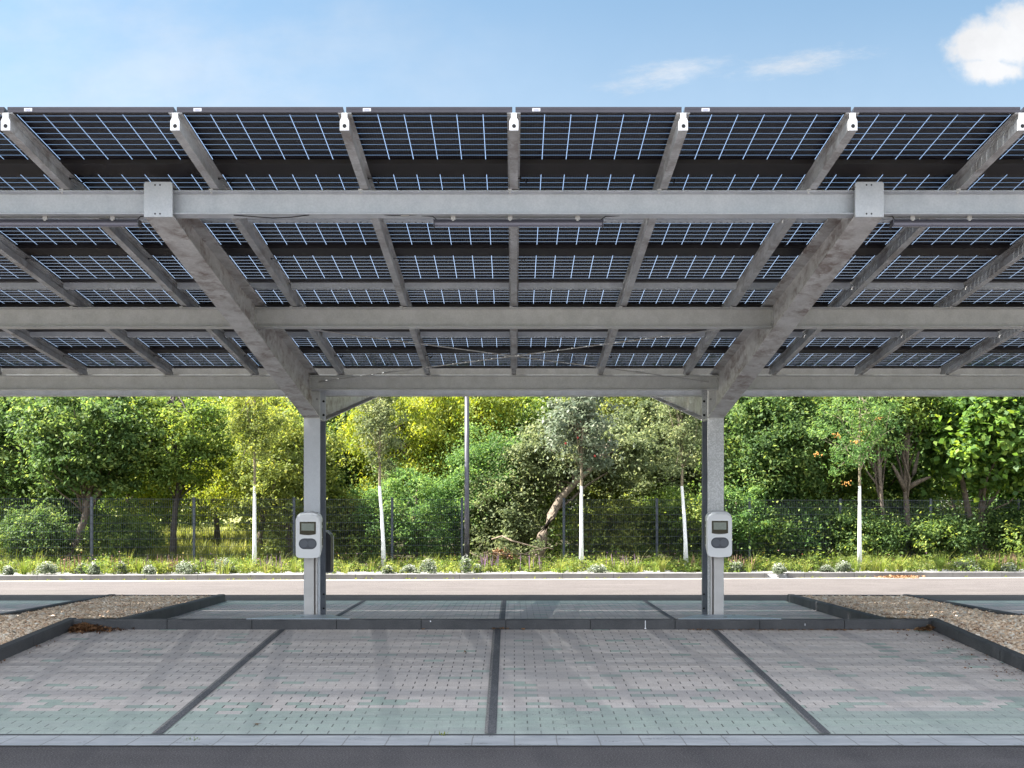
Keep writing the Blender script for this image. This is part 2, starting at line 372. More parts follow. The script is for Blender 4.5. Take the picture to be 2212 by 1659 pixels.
M['litter'] = tint_mat('dry brown leaves', [(0, (0.07, 0.035, 0.018)), (0.4, (0.17, 0.085, 0.040)), (0.8, (0.30, 0.17, 0.085)), (1, (0.45, 0.32, 0.19))], 0.75, 0.15)
M['flower'] = tint_mat('white blossom', [(0, (0.45, 0.47, 0.42)), (0.5, (0.66, 0.67, 0.62)), (1, (0.80, 0.80, 0.76))], 0.7, 0.2)
M['bloom'] = tint_mat('mixed small blooms', [(0, (0.32, 0.16, 0.14)), (0.3, (0.42, 0.24, 0.20)), (0.5, (0.30, 0.10, 0.36)), (0.65, (0.55, 0.35, 0.42)), (0.8, (0.62, 0.52, 0.12)), (0.92, (0.55, 0.08, 0.07)), (1, (0.72, 0.70, 0.62))], 0.7, 0.2)
M['spike'] = tint_mat('purple and rust flower spikes', [(0, (0.28, 0.15, 0.11)), (0.5, (0.40, 0.24, 0.18)), (0.8, (0.20, 0.115, 0.21)), (1, (0.30, 0.20, 0.28))], 0.7, 0.15)
M['grass'] = tint_mat('grass blades', [(0, (0.09, 0.15, 0.03)), (0.5, (0.17, 0.23, 0.045)), (1, (0.32, 0.31, 0.10))], 0.6, 0.4)
M['berry'] = tint_mat('orange berries', [(0, (0.42, 0.21, 0.05)), (1, (0.50, 0.30, 0.08))], 0.5)
M['apple'] = tint_mat('red apples', [(0, (0.40, 0.06, 0.05)), (1, (0.50, 0.12, 0.08))], 0.4)

def ground_mat(name, a, b_, c_):
    m, nt, b, pos = new_mat(name, a, 0.95, 0, 0.2)
    n = nt.noise(pos, 1.1, 6, 0.65); f = nt.noise(pos, 30, 4, 0.7)
    c = nt.mix(nt.mapr(n, 0.3, 0.7), a, b_); c = nt.mix(nt.mapr(f, 0.5, 0.7), c, c_)
    nt.set(b.inputs['Base Color'], c); bump(nt, b, f, 0.6, 0.03)
    return m
M['soil'] = ground_mat('soil and leaf mould', (0.05, 0.042, 0.03), (0.075, 0.065, 0.04), (0.07, 0.09, 0.03))
M['meadow'] = ground_mat('dry meadow', (0.22, 0.24, 0.075), (0.30, 0.29, 0.11), (0.15, 0.19, 0.05))
M['mulch'] = ground_mat('pale mineral mulch', (0.34, 0.33, 0.33), (0.44, 0.43, 0.42), (0.22, 0.21, 0.21))
M['sandstrip'] = ground_mat('pale concrete edging', (0.40, 0.38, 0.34), (0.46, 0.44, 0.40), (0.34, 0.31, 0.28))

# ------------------------------------------------------------------ geometry helpers
WOFF = {}
class MB:
    def __init__(self): self.v = []; self.f = []; self.mi = []
    def quad(self, pts, mi=0):
        b = len(self.v); self.v += [tuple(p) for p in pts]; self.f.append(tuple(range(b, b + len(pts)))); self.mi.append(mi)
    def loft(self, rings, mi=0, caps=True):
        n = len(rings[0]); base = len(self.v)
        for r in rings: self.v += [tuple(p) for p in r]
        for k in range(len(rings) - 1):
            for i in range(n):
                j = (i + 1) % n
                self.f.append((base + k * n + i, base + k * n + j, base + (k + 1) * n + j, base + (k + 1) * n + i)); self.mi.append(mi)
        if caps:
            self.f.append(tuple(base + i for i in range(n))[::-1]); self.mi.append(mi)
            self.f.append(tuple(base + (len(rings) - 1) * n + i for i in range(n))); self.mi.append(mi)
    def box(self, x0, x1, y0, y1, z0, z1, mi=0):
        self.loft([[(x0, y0, z0), (x1, y0, z0), (x1, y1, z0), (x0, y1, z0)], [(x0, y0, z1), (x1, y0, z1), (x1, y1, z1), (x0, y1, z1)]], mi)
    def tube(self, pts, rad, n=6, mi=0):
        pts = [Vector(p) for p in pts]
        if not isinstance(rad, (list, tuple)): rad = [rad] * len(pts)
        rings = []
        for i, p in enumerate(pts):
            d = (pts[min(i + 1, len(pts) - 1)] - pts[max(i - 1, 0)]).normalized()
            up = Vector((0, 0, 1)) if abs(d.z) < 0.9 else Vector((1, 0, 0))
            a = d.cross(up).normalized(); c = d.cross(a)
            rings.append([p + (a * math.cos(2 * math.pi * k / n) + c * math.sin(2 * math.pi * k / n)) * rad[i] for k in range(n)])
        self.loft(rings, mi)
    def cyl(self, c, axis, r, l, n=12, mi=0):
        c = Vector(c); a = Vector(axis).normalized()
        self.tube([c, c + a * l], r, n, mi)
    def build(self, name, mats, parent=None, loc=None, smooth=False, uv=None):
        """vertices are in world space; the object sits at loc (world), default the parent's place"""
        if not isinstance(mats, (list, tuple)): mats = [mats]
        po = WOFF[parent] if parent is not None else Vector((0, 0, 0))
        lw = Vector(loc) if loc is not None else po
        me = bpy.data.meshes.new(name)
        me.from_pydata([(x - lw.x, y - lw.y, z - lw.z) for x, y, z in self.v], [], self.f)
        for mt in mats: me.materials.append(mt)
        me.polygons.foreach_set('material_index', self.mi)
        if uv is not None:
            l = me.uv_layers.new(name='UVMap')
            for lp in me.loops:
                l.data[lp.index].uv = uv(self.v[lp.vertex_index])
        bm = bmesh.new(); bm.from_mesh(me); bmesh.ops.recalc_face_normals(bm, faces=bm.faces); bm.to_mesh(me); bm.free()
        if smooth: me.polygons.foreach_set('use_smooth', [True] * len(me.polygons))
        o = bpy.data.objects.new(name, me); COL.objects.link(o)
        if parent is not None: o.parent = parent
        o.location = lw - po; WOFF[o] = lw
        return o

def each(name, mats, parent, n, fn, loc=None):
    for i in range(n):
        m = MB(); fn(m, i); m.build(name, mats, parent, loc)

def np_mesh(name, verts, faces, mats, tint=None, parent=None, loc=None, smooth=False, mi=None):
    """verts (N,3) world, faces (M,k) all of one size"""
    po = WOFF[parent] if parent is not None else Vector((0, 0, 0))
    lw = Vector(loc) if loc is not None else po
    verts = np.asarray(verts, dtype=np.float32) - np.array(lw, dtype=np.float32)
    faces = np.asarray(faces, dtype=np.int32); M_, k = faces.shape
    me = bpy.data.meshes.new(name)
    me.vertices.add(len(verts)); me.vertices.foreach_set('co', verts.ravel())
    me.loops.add(M_ * k); me.loops.foreach_set('vertex_index', faces.ravel())
    me.polygons.add(M_); me.polygons.foreach_set('loop_start', np.arange(0, M_ * k, k, dtype=np.int32))
    if not isinstance(mats, (list, tuple)): mats = [mats]
    for m in mats: me.materials.append(m)
    if mi is not None: me.polygons.foreach_set('material_index', np.asarray(mi, dtype=np.int32))
    if tint is not None:
        a = me.attributes.new('tint', 'FLOAT', 'FACE'); a.data.foreach_set('value', np.asarray(tint, dtype=np.float32))
    me.update(calc_edges=True); me.validate()
    if smooth: me.polygons.foreach_set('use_smooth', [True] * len(me.polygons))
    o = bpy.data.objects.new(name, me); COL.objects.link(o)
    if parent is not None: o.parent = parent
    o.location = lw - po; WOFF[o] = lw
    return o

def tag(o, label=None, cat=None, group=None, kind=None):
    if label: o['label'] = label
    if cat: o['category'] = cat
    if group: o['group'] = group
    if kind: o['kind'] = kind
    return o
def thing(name, label, cat, loc, group=None):
    o = bpy.data.objects.new(name, None); COL.objects.link(o); o.location = loc; o.empty_display_size = 0.2
    WOFF[o] = Vector(loc)
    return tag(o, label, cat, group)
def copy_tree(o, loc=None, parent=None):
    c = o.copy(); COL.objects.link(c)
    if parent is not None: c.parent = parent
    if loc is not None: c.location = loc
    for ch in o.children: 
        d = copy_tree(ch, None, c)
    return c
def px(x, D): return (x - CX) * D / F
def pz(y, D): return EYE + (HY - y) * D / F

# ------------------------------------------------------------------ ground
def sheet(name, pts, mat, kind='structure'):
    m = MB(); 
    for q in pts: m.quad(q)
    return tag(m.build(name, mat), kind=kind)
Z_FAR = 0.05
# one ground sheet reaching the horizon, following the terrain: lot level in front, meadow rising behind the fence
ys = [-400, 27.0, 29.0, 45.0, 70.0, 1200.0]; zs = [-0.06, -0.06, 0.12, 0.66, 1.2, 1.2]
g = MB()
for i in range(len(ys) - 1):
    for xa, xb in ((-900, -60), (-60, 60), (60, 900)):
        g.quad([(xa, ys[i], zs[i]), (xb, ys[i], zs[i]), (xb, ys[i + 1], zs[i + 1]), (xa, ys[i + 1], zs[i + 1])])
tag(g.build('ground', M['meadow']), kind='structure')
sheet('driveway', [[(-90, -70, 0), (90, -70, 0), (90, 7.71, 0), (-90, 7.71, 0)]], M['asphalt'])
sheet('gutter_strip', [[(-40, 7.71, 0.006), (40, 7.71, 0.006), (40, 8.06, 0.004), (-40, 8.06, 0.004)]], M['gutter'])
sheet('bitumen_seam', [[(-30, 8.06, 0.0), (30, 8.06, 0.0), (30, 8.13, 0.0), (-30, 8.13, 0.0)]], M['seam'])
KD0, KZ0 = 12.59, 0.287
def zn(y): return KZ0 * (y - 8.13) / (KD0 - 8.13)
def zf(y):
    return float(np.interp(y, [12.71, 15.0, 16.6, 19.4, 30], [0.20, 0.09, 0.063, Z_FAR, Z_FAR]))
BL = [-5.1, 4.83]
IS = [(-7.15, -5.1), (4.83, 6.99)]
near_x = [(-40, -7.15), (-5.1, 4.83), (6.99, 40)]
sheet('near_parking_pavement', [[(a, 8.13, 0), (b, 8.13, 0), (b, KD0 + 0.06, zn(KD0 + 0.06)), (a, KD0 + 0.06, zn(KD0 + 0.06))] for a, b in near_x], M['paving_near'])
fy = [12.65, 15.0, 16.6, 19.4]
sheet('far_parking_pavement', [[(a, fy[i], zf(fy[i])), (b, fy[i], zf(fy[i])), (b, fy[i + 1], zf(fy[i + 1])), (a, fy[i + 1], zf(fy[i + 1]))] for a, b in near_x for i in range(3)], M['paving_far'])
# bay dividers: dark stone strip with a grainy joint on its left
dv = MB()
for xl in (-2.655, -0.165, 2.338):
    for (y0, y1, fz) in ((8.13, 12.59, zn), (12.9, 16.6, zf), (16.6, 19.4, zf)):
        if y0 == 12.9: y0 = 15.0
        dx = 0.02 if fz is zn else 0.0
        dv.quad([(xl - 0.032, y0, fz(y0) + 0.005), (xl + 0.034, y0, fz(y0) + 0.005), (xl + 0.034 - dx, y1, fz(y1) + 0.005), (xl - 0.032 - dx, y1, fz(y1) + 0.005)], 0)
        dv.quad([(xl - 0.055, y0, fz(y0) + 0.005), (xl - 0.032, y0, fz(y0) + 0.005), (xl - 0.032 - dx, y1, fz(y1) + 0.005), (xl - 0.058 - dx, y1, fz(y1) + 0.005)], 1)
tag(dv.build('bay_divider_lines', [M['divider'], M['grit']]), kind='structure')

# far road, kerb, planting strip : kerb line runs slightly away to the right
def kd(x): return 24.7 + (x + 11.67) * (26.05 - 24.7) / (12.2 + 11.67)
XL, XR = -40, 40
sheet('road', [[(XL, 19.4, Z_FAR), (XR, 19.4, Z_FAR), (XR, kd(XR) - 0.3, Z_FAR), (XL, kd(XL) - 0.3, Z_FAR)]], M['asphalt_road'])
sheet('road_edge_strip', [[(XL, kd(XL) - 0.3, Z_FAR + 0.004), (XR, kd(XR) - 0.3, Z_FAR + 0.004), (XR, kd(XR), Z_FAR + 0.004), (XL, kd(XL), Z_FAR + 0.004)]], M['sandstrip'])
def strip_z(y, x): return 0.165 + 0.02 * max(0.0, y - kd(x) - 1.5)
sp = MB()
for i in range(40):
    xa, xb = XL + 2 * i, XL + 2 * i + 2
    for o0, o1 in ((0.11, 1.5), (1.5, 5.0)):
        sp.quad([(xa, kd(xa) + o0, strip_z(kd(xa) + o0, xa)), (xb, kd(xb) + o0, strip_z(kd(xb) + o0, xb)), (xb, kd(xb) + o1, strip_z(kd(xb) + o1, xb)), (xa, kd(xa) + o1, strip_z(kd(xa) + o1, xa))], 0 if o0 < 1 else 1)
sp.quad([(-40 + 0 * 0, 0, 0)] * 0 + [(px(1655, 25.6), kd(px(1655, 25.6)) + 0.005, Z_FAR + 0.006), (px(1710, 25.6), kd(px(1710, 25.6)) + 0.005, Z_FAR + 0.006), (px(1710, 25.6), kd(px(1710, 25.6)) + 0.13, 0.166), (px(1655, 25.6), kd(px(1655, 25.6)) + 0.13, 0.166)], 0)
tag(sp.build('planting_bed', [M['mulch'], M['soil']]), kind='structure')

def kerb_run(name, p0, p1, w, z0f, z1f, h, mat, stone=1.0, phase=0.0, down=0.2):
    """kerb from p0 to p1 (plan points), body to the left of the direction; stones with chamfered edges and open joints"""
    p0 = Vector((*p0, 0)); p1 = Vector((*p1, 0)); L = (p1 - p0).length; d = (p1 - p0) / L; nrm = Vector((-d.y, d.x, 0))
    m = MB(); cuts = [0.0]; s = phase if phase > 0 else stone
    while s < L - 0.02: cuts.append(s); s += stone
    cuts.append(L)
    ch = 0.014; gj = 0.004
    for a, b in zip(cuts[:-1], cuts[1:]):
        jz = random.uniform(-0.0015, 0.0015)
        rings = []
        for t in (a + gj, b - gj):
            q = p0 + d * t; zb = z0f + (z1f - z0f) * t / L
            zt = zb + h + jz
            prof = [(0, zb - down), (0, zt - ch), (ch, zt), (w - ch, zt), (w, zt - ch), (w, zb - down)]
            rings.append([(q.x + nrm.x * u, q.y + nrm.y * u, z) for u, z in prof])
        m.loft(rings, 0)
    for c in cuts[1:-1]:
        q = p0 + d * c; zb = z0f + (z1f - z0f) * c / L
        rings = []
        for t in (-gj - 0.003, gj + 0.003):
            rings.append([(q.x + d.x * t + nrm.x * u, q.y + d.y * t + nrm.y * u, z) for u, z in ((0.008, zb - down), (0.008, zb + h - 0.014), (w - 0.008, zb + h - 0.014), (w - 0.008, zb - down))])
        m.loft(rings, 1)
    return tag(m.build(name, [mat, M['joint']]), kind='structure')
KW = 0.12
xk = lambda p: px(p, KD0)
kerb_run('middle_kerb', (BL[0], KD0), (BL[1], KD0), KW, KZ0, KZ0, 0.117, M['kerb'], 0.98, xk(178) - BL[0])
# side kerbs of the gravel islands: body lies on the island side
kerb_run('near_island_kerb', (BL[0], 8.0), (BL[0], KD0 + KW), KW, zn(8.0), zn(KD0 + KW), 0.117, M['kerb'], 1.0, 0.55)
kerb_run('near_island_kerb', (BL[1], KD0 + KW), (BL[1], 8.0), KW, zn(KD0 + KW), zn(8.0), 0.117, M['kerb'], 1.0, 0.9)
kerb_run('near_island_kerb', (IS[0][0], KD0 + KW), (IS[0][0], 8.0), KW, zn(KD0 + KW), zn(8.0), 0.117, M['kerb'], 1.0, 0.6)
kerb_run('near_island_kerb', (IS[1][1], 8.0), (IS[1][1], KD0 + KW), KW, zn(8.0), zn(KD0 + KW), 0.117, M['kerb'], 1.0, 0.6)
for a, b in IS: kerb_run('near_island_kerb', (a + 0.12, 8.0), (b - 0.12, 8.0), KW, zn(8.0), zn(8.0), 0.117, M['kerb'], 1.0, 0.5)
ZI = 0.06
for a, b in IS:
    kerb_run('far_island_kerb', (b, 13.2), (b, 19.22), KW, ZI + 0.08, ZI, 0.12, M['kerb'], 1.0, 0.5)
    kerb_run('far_island_kerb', (a, 19.22), (a, 13.2), KW, ZI, ZI + 0.08, 0.12, M['kerb'], 1.0, 0.5)
    kerb_run('far_island_kerb', (b - 0.12, 19.1), (a + 0.12, 19.1), KW, ZI, ZI, 0.12, M['kerb'], 1.0, 0.4)
# roadside kerb with a planted gap at the right
gap0, gap1 = px(1660, 25.6), px(1705, 25.6)
def kp(x): return (x, kd(x))
kerb_run('roadside_kerb', kp(XL), kp(gap0), 0.11, Z_FAR, Z_FAR, 0.13, M['kerb_light'], 1.2, 0.4)
kerb_run('roadside_kerb', kp(gap1), kp(XR), 0.11, Z_FAR, Z_FAR, 0.13, M['kerb_light'], 1.2, 0.4)

# gravel islands: bed + stones
def gz(y): return np.interp(y, [7.5, 12.6, 13.2, 15.2, 19.2], [0.075, 0.385, 0.36, 0.185, 0.155])
def stones(name, x0, x1, y0, y1, n, seed):
    r = np.random.default_rng(seed)
    bm = bmesh.new(); bmesh.ops.create_icosphere(bm, subdivisions=1, radius=1.0)
    bv = np.array([v.co[:] for v in bm.verts]); bf = np.array([[v.index for v in f.verts] for f in bm.faces]); bm.free()
    c = np.stack([r.uniform(x0, x1, n), r.uniform(y0, y1, n)], 1)
    zz = gz(c[:, 1]) + r.uniform(-0.008, 0.008, n)
    s = r.lognormal(math.log(0.0165), 0.28, n)
    sc = s[:, None] * np.stack([r.uniform(0.8, 1.5, n), r.uniform(0.8, 1.3, n), r.uniform(0.55, 0.9, n)], 1)
    th = r.uniform(0, 6.28, n); ct, st = np.cos(th), np.sin(th)
    v = bv[None] * (1 + r.uniform(-0.22, 0.22, (n, len(bv), 1))) * sc[:, None, :]
    tl = r.uniform(-0.5, 0.5, n)
    z2 = v[..., 2] + v[..., 0] * tl[:, None]
    x2 = v[..., 0] * ct[:, None] - v[..., 1] * st[:, None]; y2 = v[..., 0] * st[:, None] + v[..., 1] * ct[:, None]
    V = np.stack([x2 + c[:, 0:1], y2 + c[:, 1:2], z2 + zz[:, None]], -1).reshape(-1, 3)
    Fc = (bf[None] + (np.arange(n) * len(bv))[:, None, None]).reshape(-1, 3)
    t = np.repeat(r.beta(2.2, 2.0, n), len(bf))
    return tag(np_mesh(name, V, Fc, M['stone'], t), kind='stuff')
for (a, b), sd_ in zip(IS, (3, 4)):
    gb = MB(); yy = [8.0, 10.0, 12.6, 13.2, 14.2, 15.2, 17.0, 19.12]
    for i in range(len(yy) - 1):
        gb.quad([(a + 0.1, yy[i], gz(yy[i]) - 0.012), (b - 0.1, yy[i], gz(yy[i]) - 0.012), (b - 0.1, yy[i + 1], gz(yy[i + 1]) - 0.012), (a + 0.1, yy[i + 1], gz(yy[i + 1]) - 0.012)])
    # behind the row kerb's end the bed fills the corner
    tag(gb.build('gravel_bed', M['grit']), kind='structure')
    stones('gravel', a + 0.12, b - 0.12, 8.13, 19.08, 28000, sd_)

def leaf_litter(name, pts, size=(0.03, 0.06), seed=1, mat='litter', flat=0.6):
    """pts (n,3); lobed little leaves lying about"""
    r = np.random.default_rng(seed); n = len(pts); k = 8
    ang = np.arange(k) * 2 * np.pi / k
    rad = np.where(np.arange(k) % 2 == 0, 1.0, 0.5)
    s = r.uniform(size[0], size[1], n)[:, None]
    lx = np.cos(ang)[None] * rad[None] * s; ly = np.sin(ang)[None] * rad[None] * s * 0.7
    lz = (np.cos(ang * 2)[None]) * s * r.uniform(0.05, 0.35, n)[:, None]
    a = r.uniform(0, 6.28, n)[:, None]; tlt = (r.normal(0, 1, n) * (1 - flat))[:, None]
    y1 = ly * np.cos(tlt) - lz * np.sin(tlt); z1 = ly * np.sin(tlt) + lz * np.cos(tlt)
    X = lx * np.cos(a) - y1 * np.sin(a); Y = lx * np.sin(a) + y1 * np.cos(a)
    V = np.stack([X + pts[:, 0:1], Y + pts[:, 1:2], z1 + pts[:, 2:3] + s * 0.25], -1).reshape(-1, 3)
    Fc = np.arange(n * k).reshape(n, k)
    return V, Fc, r.uniform(0, 1, n)

# leaf litter: heap in the near left corner, drifts along kerbs
r = np.random.default_rng(11)
pts = []
for i in range(420):
    x = BL[0] + 0.02 + abs(r.normal(0, 0.22)); y = KD0 - 0.02 - abs(r.normal(0, 0.10))
    hgt = 0.07 * math.exp(-((x - BL[0] - 0.15) / 0.22) ** 2) * math.exp(-((KD0 - y) / 0.13) ** 2)
    pts.append((x, y, zn(y) + 0.01 + hgt * r.uniform(0, 1)))
V, Fc, t = leaf_litter('x', np.array(pts), (0.015, 0.045), 5, flat=0.3)
tag(np_mesh('dry_leaf_heap', V, Fc, M['litter'], t * 0.85), 'heap of dry brown oak leaves in the left corner of the dark kerb', 'leaf heap')
pts = []
for i in range(120):
    x = BL[1] - 0.02 - abs(r.normal(0, 0.09)); y = KD0 - 0.02 - abs(r.normal(0, 0.05)); pts.append((x, y, zn(y) + 0.008 + 0.05 * r.uniform(0, 1) * math.exp(-((BL[1] - x) / 0.1) ** 2)))
V, Fc, t = leaf_litter('x', np.array(pts), (0.012, 0.035), 6, flat=0.3)
tag(np_mesh('dry_leaf_heap', V, Fc, M['litter'], t), 'small rusty leaf heap in the right corner of the dark kerb', 'leaf heap')
pts = []
for i in range(420):
    x = r.normal(px(1955, 25.5), 0.24); x = min(max(x, px(1900, 25.5)), px(2012, 25.5)); y = kd(x) - 0.02 - abs(r.normal(0, 0.09))
    pts.append((x, y, Z_FAR + 0.01 + 0.05 * r.uniform(0, 1) * math.exp(-((kd(x) - y) / 0.1) ** 2)))
V, Fc, t = leaf_litter('x', np.array(pts), (0.02, 0.045), 8, flat=0.4)
tag(np_mesh('dry_leaf_heap', V, Fc, M['litter'], t * 0.35 + 0.62), 'long sunlit drift of dry leaves at the foot of the roadside kerb', 'leaf heap')
pts = []
for i in range(60):
    x = r.uniform(px(1062, KD0), px(1100, KD0)); y = KD0 - 0.015 - abs(r.normal(0, 0.012)); pts.append((x, y, zn(y) + 0.012 + r.uniform(0, 0.01)))
V, Fc, t = leaf_litter('x', np.array(pts), (0.008, 0.018), 9)
tag(np_mesh('dry_leaf_heap', V, Fc, M['litter'], t * 0.5 + 0.5), 'thin row of tan leaf crumbs at the middle kerb by the centre line', 'leaf heap')
# scattered litter on the gravel edges and the paving
pts = []
for (a, b) in IS:
    for side in (a + 0.17, b - 0.17):
        for i in range(240):
            y = r.uniform(9.5, 19.0); x = side + (abs(r.normal(0, 0.06)) if side < (a + b) / 2 else -abs(r.normal(0, 0.06)))
            pts.append((x, y, gz(y) + 0.03))
    for i in range(110):
        y = r.uniform(9.5, 19.0); pts.append((r.uniform(a + 0.2, b - 0.2), y, gz(y) + 0.03))
for i in range(500):
    x = r.uniform(2.0, 4.8); y = KD0 - 0.02 - abs(r.normal(0, 0.04)); pts.append((x, y, zn(y) + 0.006))
for i in range(220):
    y = r.uniform(9.0, 12.5); x = BL[1] - abs(r.normal(0, 0.22)); pts.append((x, y, zn(y) + 0.006))
for i in range(60):
    y = r.uniform(9.0, 12.5); x = BL[0] + 0.02 + abs(r.normal(0, 0.06)); pts.append((x, y, zn(y) + 0.006))
pts = np.array(pts)
V, Fc, t = leaf_litter('x', pts, (0.006, 0.022), 10)
tag(np_mesh('leaf_litter', V, Fc, M['litter'], t * 0.7), kind='stuff')
# single leaves one can point at
for (lx_, ly_, lab) in ((555, 1568, 'single tan leaf on green pavers at lower left'), (1005, 1411, 'single orange leaf on pavers left of the centre line'),
                       (82, 1398, 'curled tan leaf against the left island kerb'), (915, 1359, 'curled brown leaf at the middle kerb below left plate'),
                       (1130, 1357, 'crumpled pale leaf at the middle kerb right of centre line')):
    # solve for the depth on the sloping pavement
    D = 10.0
    for _ in range(30): D = (EYE - zn(D)) * F / (ly_ - HY)
    D = min(D, KD0 - 0.03)
    c = np.array([[px(lx_, D), D, zn(D) + 0.006]])
    V, Fc, t = leaf_litter('x', c, (0.038, 0.04), int(lx_))
    tag(np_mesh('dry_leaf', V, Fc, M['litter'], [0.7], loc=tuple(c[0])), lab, 'leaf', 'single dry leaves on the paving')

# ------------------------------------------------------------------ carport
SL = 0.111                                    # roof slope (drop per metre of depth)
YC = 13.68                                    # ridge line of the two wings
carport = thing('solar_carport', 'galvanised steel carport roofed with framed solar panels over the parking bays', 'carport', (0, YC, 0.2))
def rb(y): return EYE + 2.264 - SL * (y - 7.69)       # rafter underside
FR = 6.79
PB = lambda y: rb(y) + 0.113                          # panel frame underside

def ibeam(m, a, b, h, wd, tw=0.008, tf=0.011, mi=0):
    """a,b end points (middle of the top face) of a beam along x"""
    ax, ay, az = a; bx, by, bz = b
    e = 0.0055
    prof = [(-wd/2 + e, 0), (wd/2 - e, 0), (wd/2, -e), (wd/2, -tf), (tw/2, -tf - 0.004), (tw/2, -h + tf + 0.004), (wd/2 - e, -h + tf), (wd/2, -h + tf - e), (wd/2, -h), (-wd/2, -h), (-wd/2, -h + tf - e), (-wd/2 + e, -h + tf), (-tw/2, -h + tf + 0.004), (-tw/2, -tf - 0.004), (-wd/2, -tf), (-wd/2, -e)]
    m.loft([[(ax, ay + u, az + v) for u, v in prof], [(bx, by + u, bz + v) for u, v in prof]], mi)

COLX = [-10.0, -2.5, 2.5, 10.0]
# columns
def make_column(x, mat):
    m = MB(); z0, z1 = 0.18, EYE + 1.64
    w_ = 0.2; d0, d1 = 13.47, 13.89; tf = 0.018; tw = 0.011
    prof = [(-w_/2, d0), (w_/2, d0), (w_/2, d0 + tf), (tw/2, d0 + tf + 0.006), (tw/2, d1 - tf - 0.006), (w_/2, d1 - tf), (w_/2, d1), (-w_/2, d1), (-w_/2, d1 - tf), (-tw/2, d1 - tf - 0.006), (-tw/2, d0 + tf + 0.006), (-w_/2, d0 + tf)]
    m.loft([[(x + u, v, z0) for u, v in prof], [(x + u, v, z1) for u, v in prof]], 0)
    o = m.build('column', mat, carport)
    rc = MB(); rc.box(x - .1015, x + .1015, d1 - .06, d1 + .002, z0, EYE + 1.125); rc.build('rear_dark_strip', M['galv_dark'], o)  # separate dark box laid over the column's rear flange
    s = MB()
    for sx_ in (-1, 1):
        s.box(x + sx_ * 0.05 - 0.045, x + sx_ * 0.05 + 0.045, d0 + 0.02, d1 - 0.02, EYE + 1.115, EYE + 1.13)
    s.build('stiffener_plate', M['galv_warm'], o)
    inner = 1 if x < 0 else -1
    bs = [(inner * 0.085, 0.42, 0.013), (inner * 0.085, 0.60, 0.013), (inner * 0.075, EYE + 1.20, 0.016), (inner * 0.075, EYE + 1.375, 0.016)]
    each('bolt', M['hole'], o, 4, lambda m, i: m.cyl((x + bs[i][0], (d1 - .06 if bs[i][1] < 1 else d1 - tf) + 0.001, bs[i][1]), (0, -1, 0), bs[i][2], 0.014, 6))
    return o
for x in COLX: make_column(x, M['galv_col'] if x < 0 else M['galv_spangle'])

# cantilever main beams
def make_main(x, sgn=1):
    def Y(y): return y if sgn > 0 else 2 * YC - y
    m = MB()
    y0, y1 = 7.66, 13.465
    top = lambda y: EYE + 2.296 - SL * (y - 7.65)
    bot = lambda y: EYE + 2.06 - (2.06 - 1.129) / (13.47 - 7.65) * (y - 7.65)
    w_ = 0.2; tf = 0.013; tw = 0.010
    rings = []
    for y in (y0, y1):
        t, b = top(y), bot(y)
        prof = [(-w_/2, t), (w_/2, t), (w_/2, t - tf), (tw/2, t - tf - 0.006), (tw/2, b + tf + 0.006), (w_/2, b + tf), (w_/2, b), (-w_/2, b), (-w_/2, b + tf), (-tw/2, b + tf + 0.006), (-tw/2, t - tf - 0.006), (-w_/2, t - tf)]
        rings.append([(x + u, Y(y), z) for u, z in prof])
    m.loft(rings, 0)
    o = m.build('main_beam', M['galv_main'], carport)
    if sgn > 0:
        p = MB(); a, b_ = bot(7.66) - 0.004, top(7.66) + 0.006; ww = 0.101; c = 0.012
        ring = lambda y, e: [(x - ww + e, y, a), (x + ww - e, y, a), (x + ww - e, y, b_ - c), (x + ww - c, y, b_), (x - ww + c, y, b_), (x - ww + e, y, b_ - c)]
        p.loft([ring(7.645, 0.001), ring(7.66, 0)], 0)
        pl = p.build('end_plate', M['galv'], o)
        hs = [(dx, zz) for zz in (a + 0.022, b_ - 0.022) for dx in (-0.0175, 0.0175)]
        each('bolt_hole', M['hole'], o, 4, lambda m, i: m.cyl((x + hs[i][0] - 0.004, 7.6462, hs[i][1]), (0, -1, 0), 0.0062, 0.002, 12))
        # splice plate against the column with bolts
        e = MB(); e.box(x - 0.098, x + 0.098, 13.452, 13.468, EYE + 1.122, EYE + 1.6)
        ep = e.build('splice_plate', M['galv_warm'], o)
        qs = [(dx, zz) for zz in (EYE + 1.18, EYE + 1.36) for dx in (-0.068, 0.068)]
        each('bolt', M['bolt'], o, 4, lambda m, i: m.cyl((x + qs[i][0], 13.4515, qs[i][1]), (0, -1, 0), 0.015, 0.013, 6))
    return o
for x in COLX:
    make_main(x)
    make_main(x, -1)

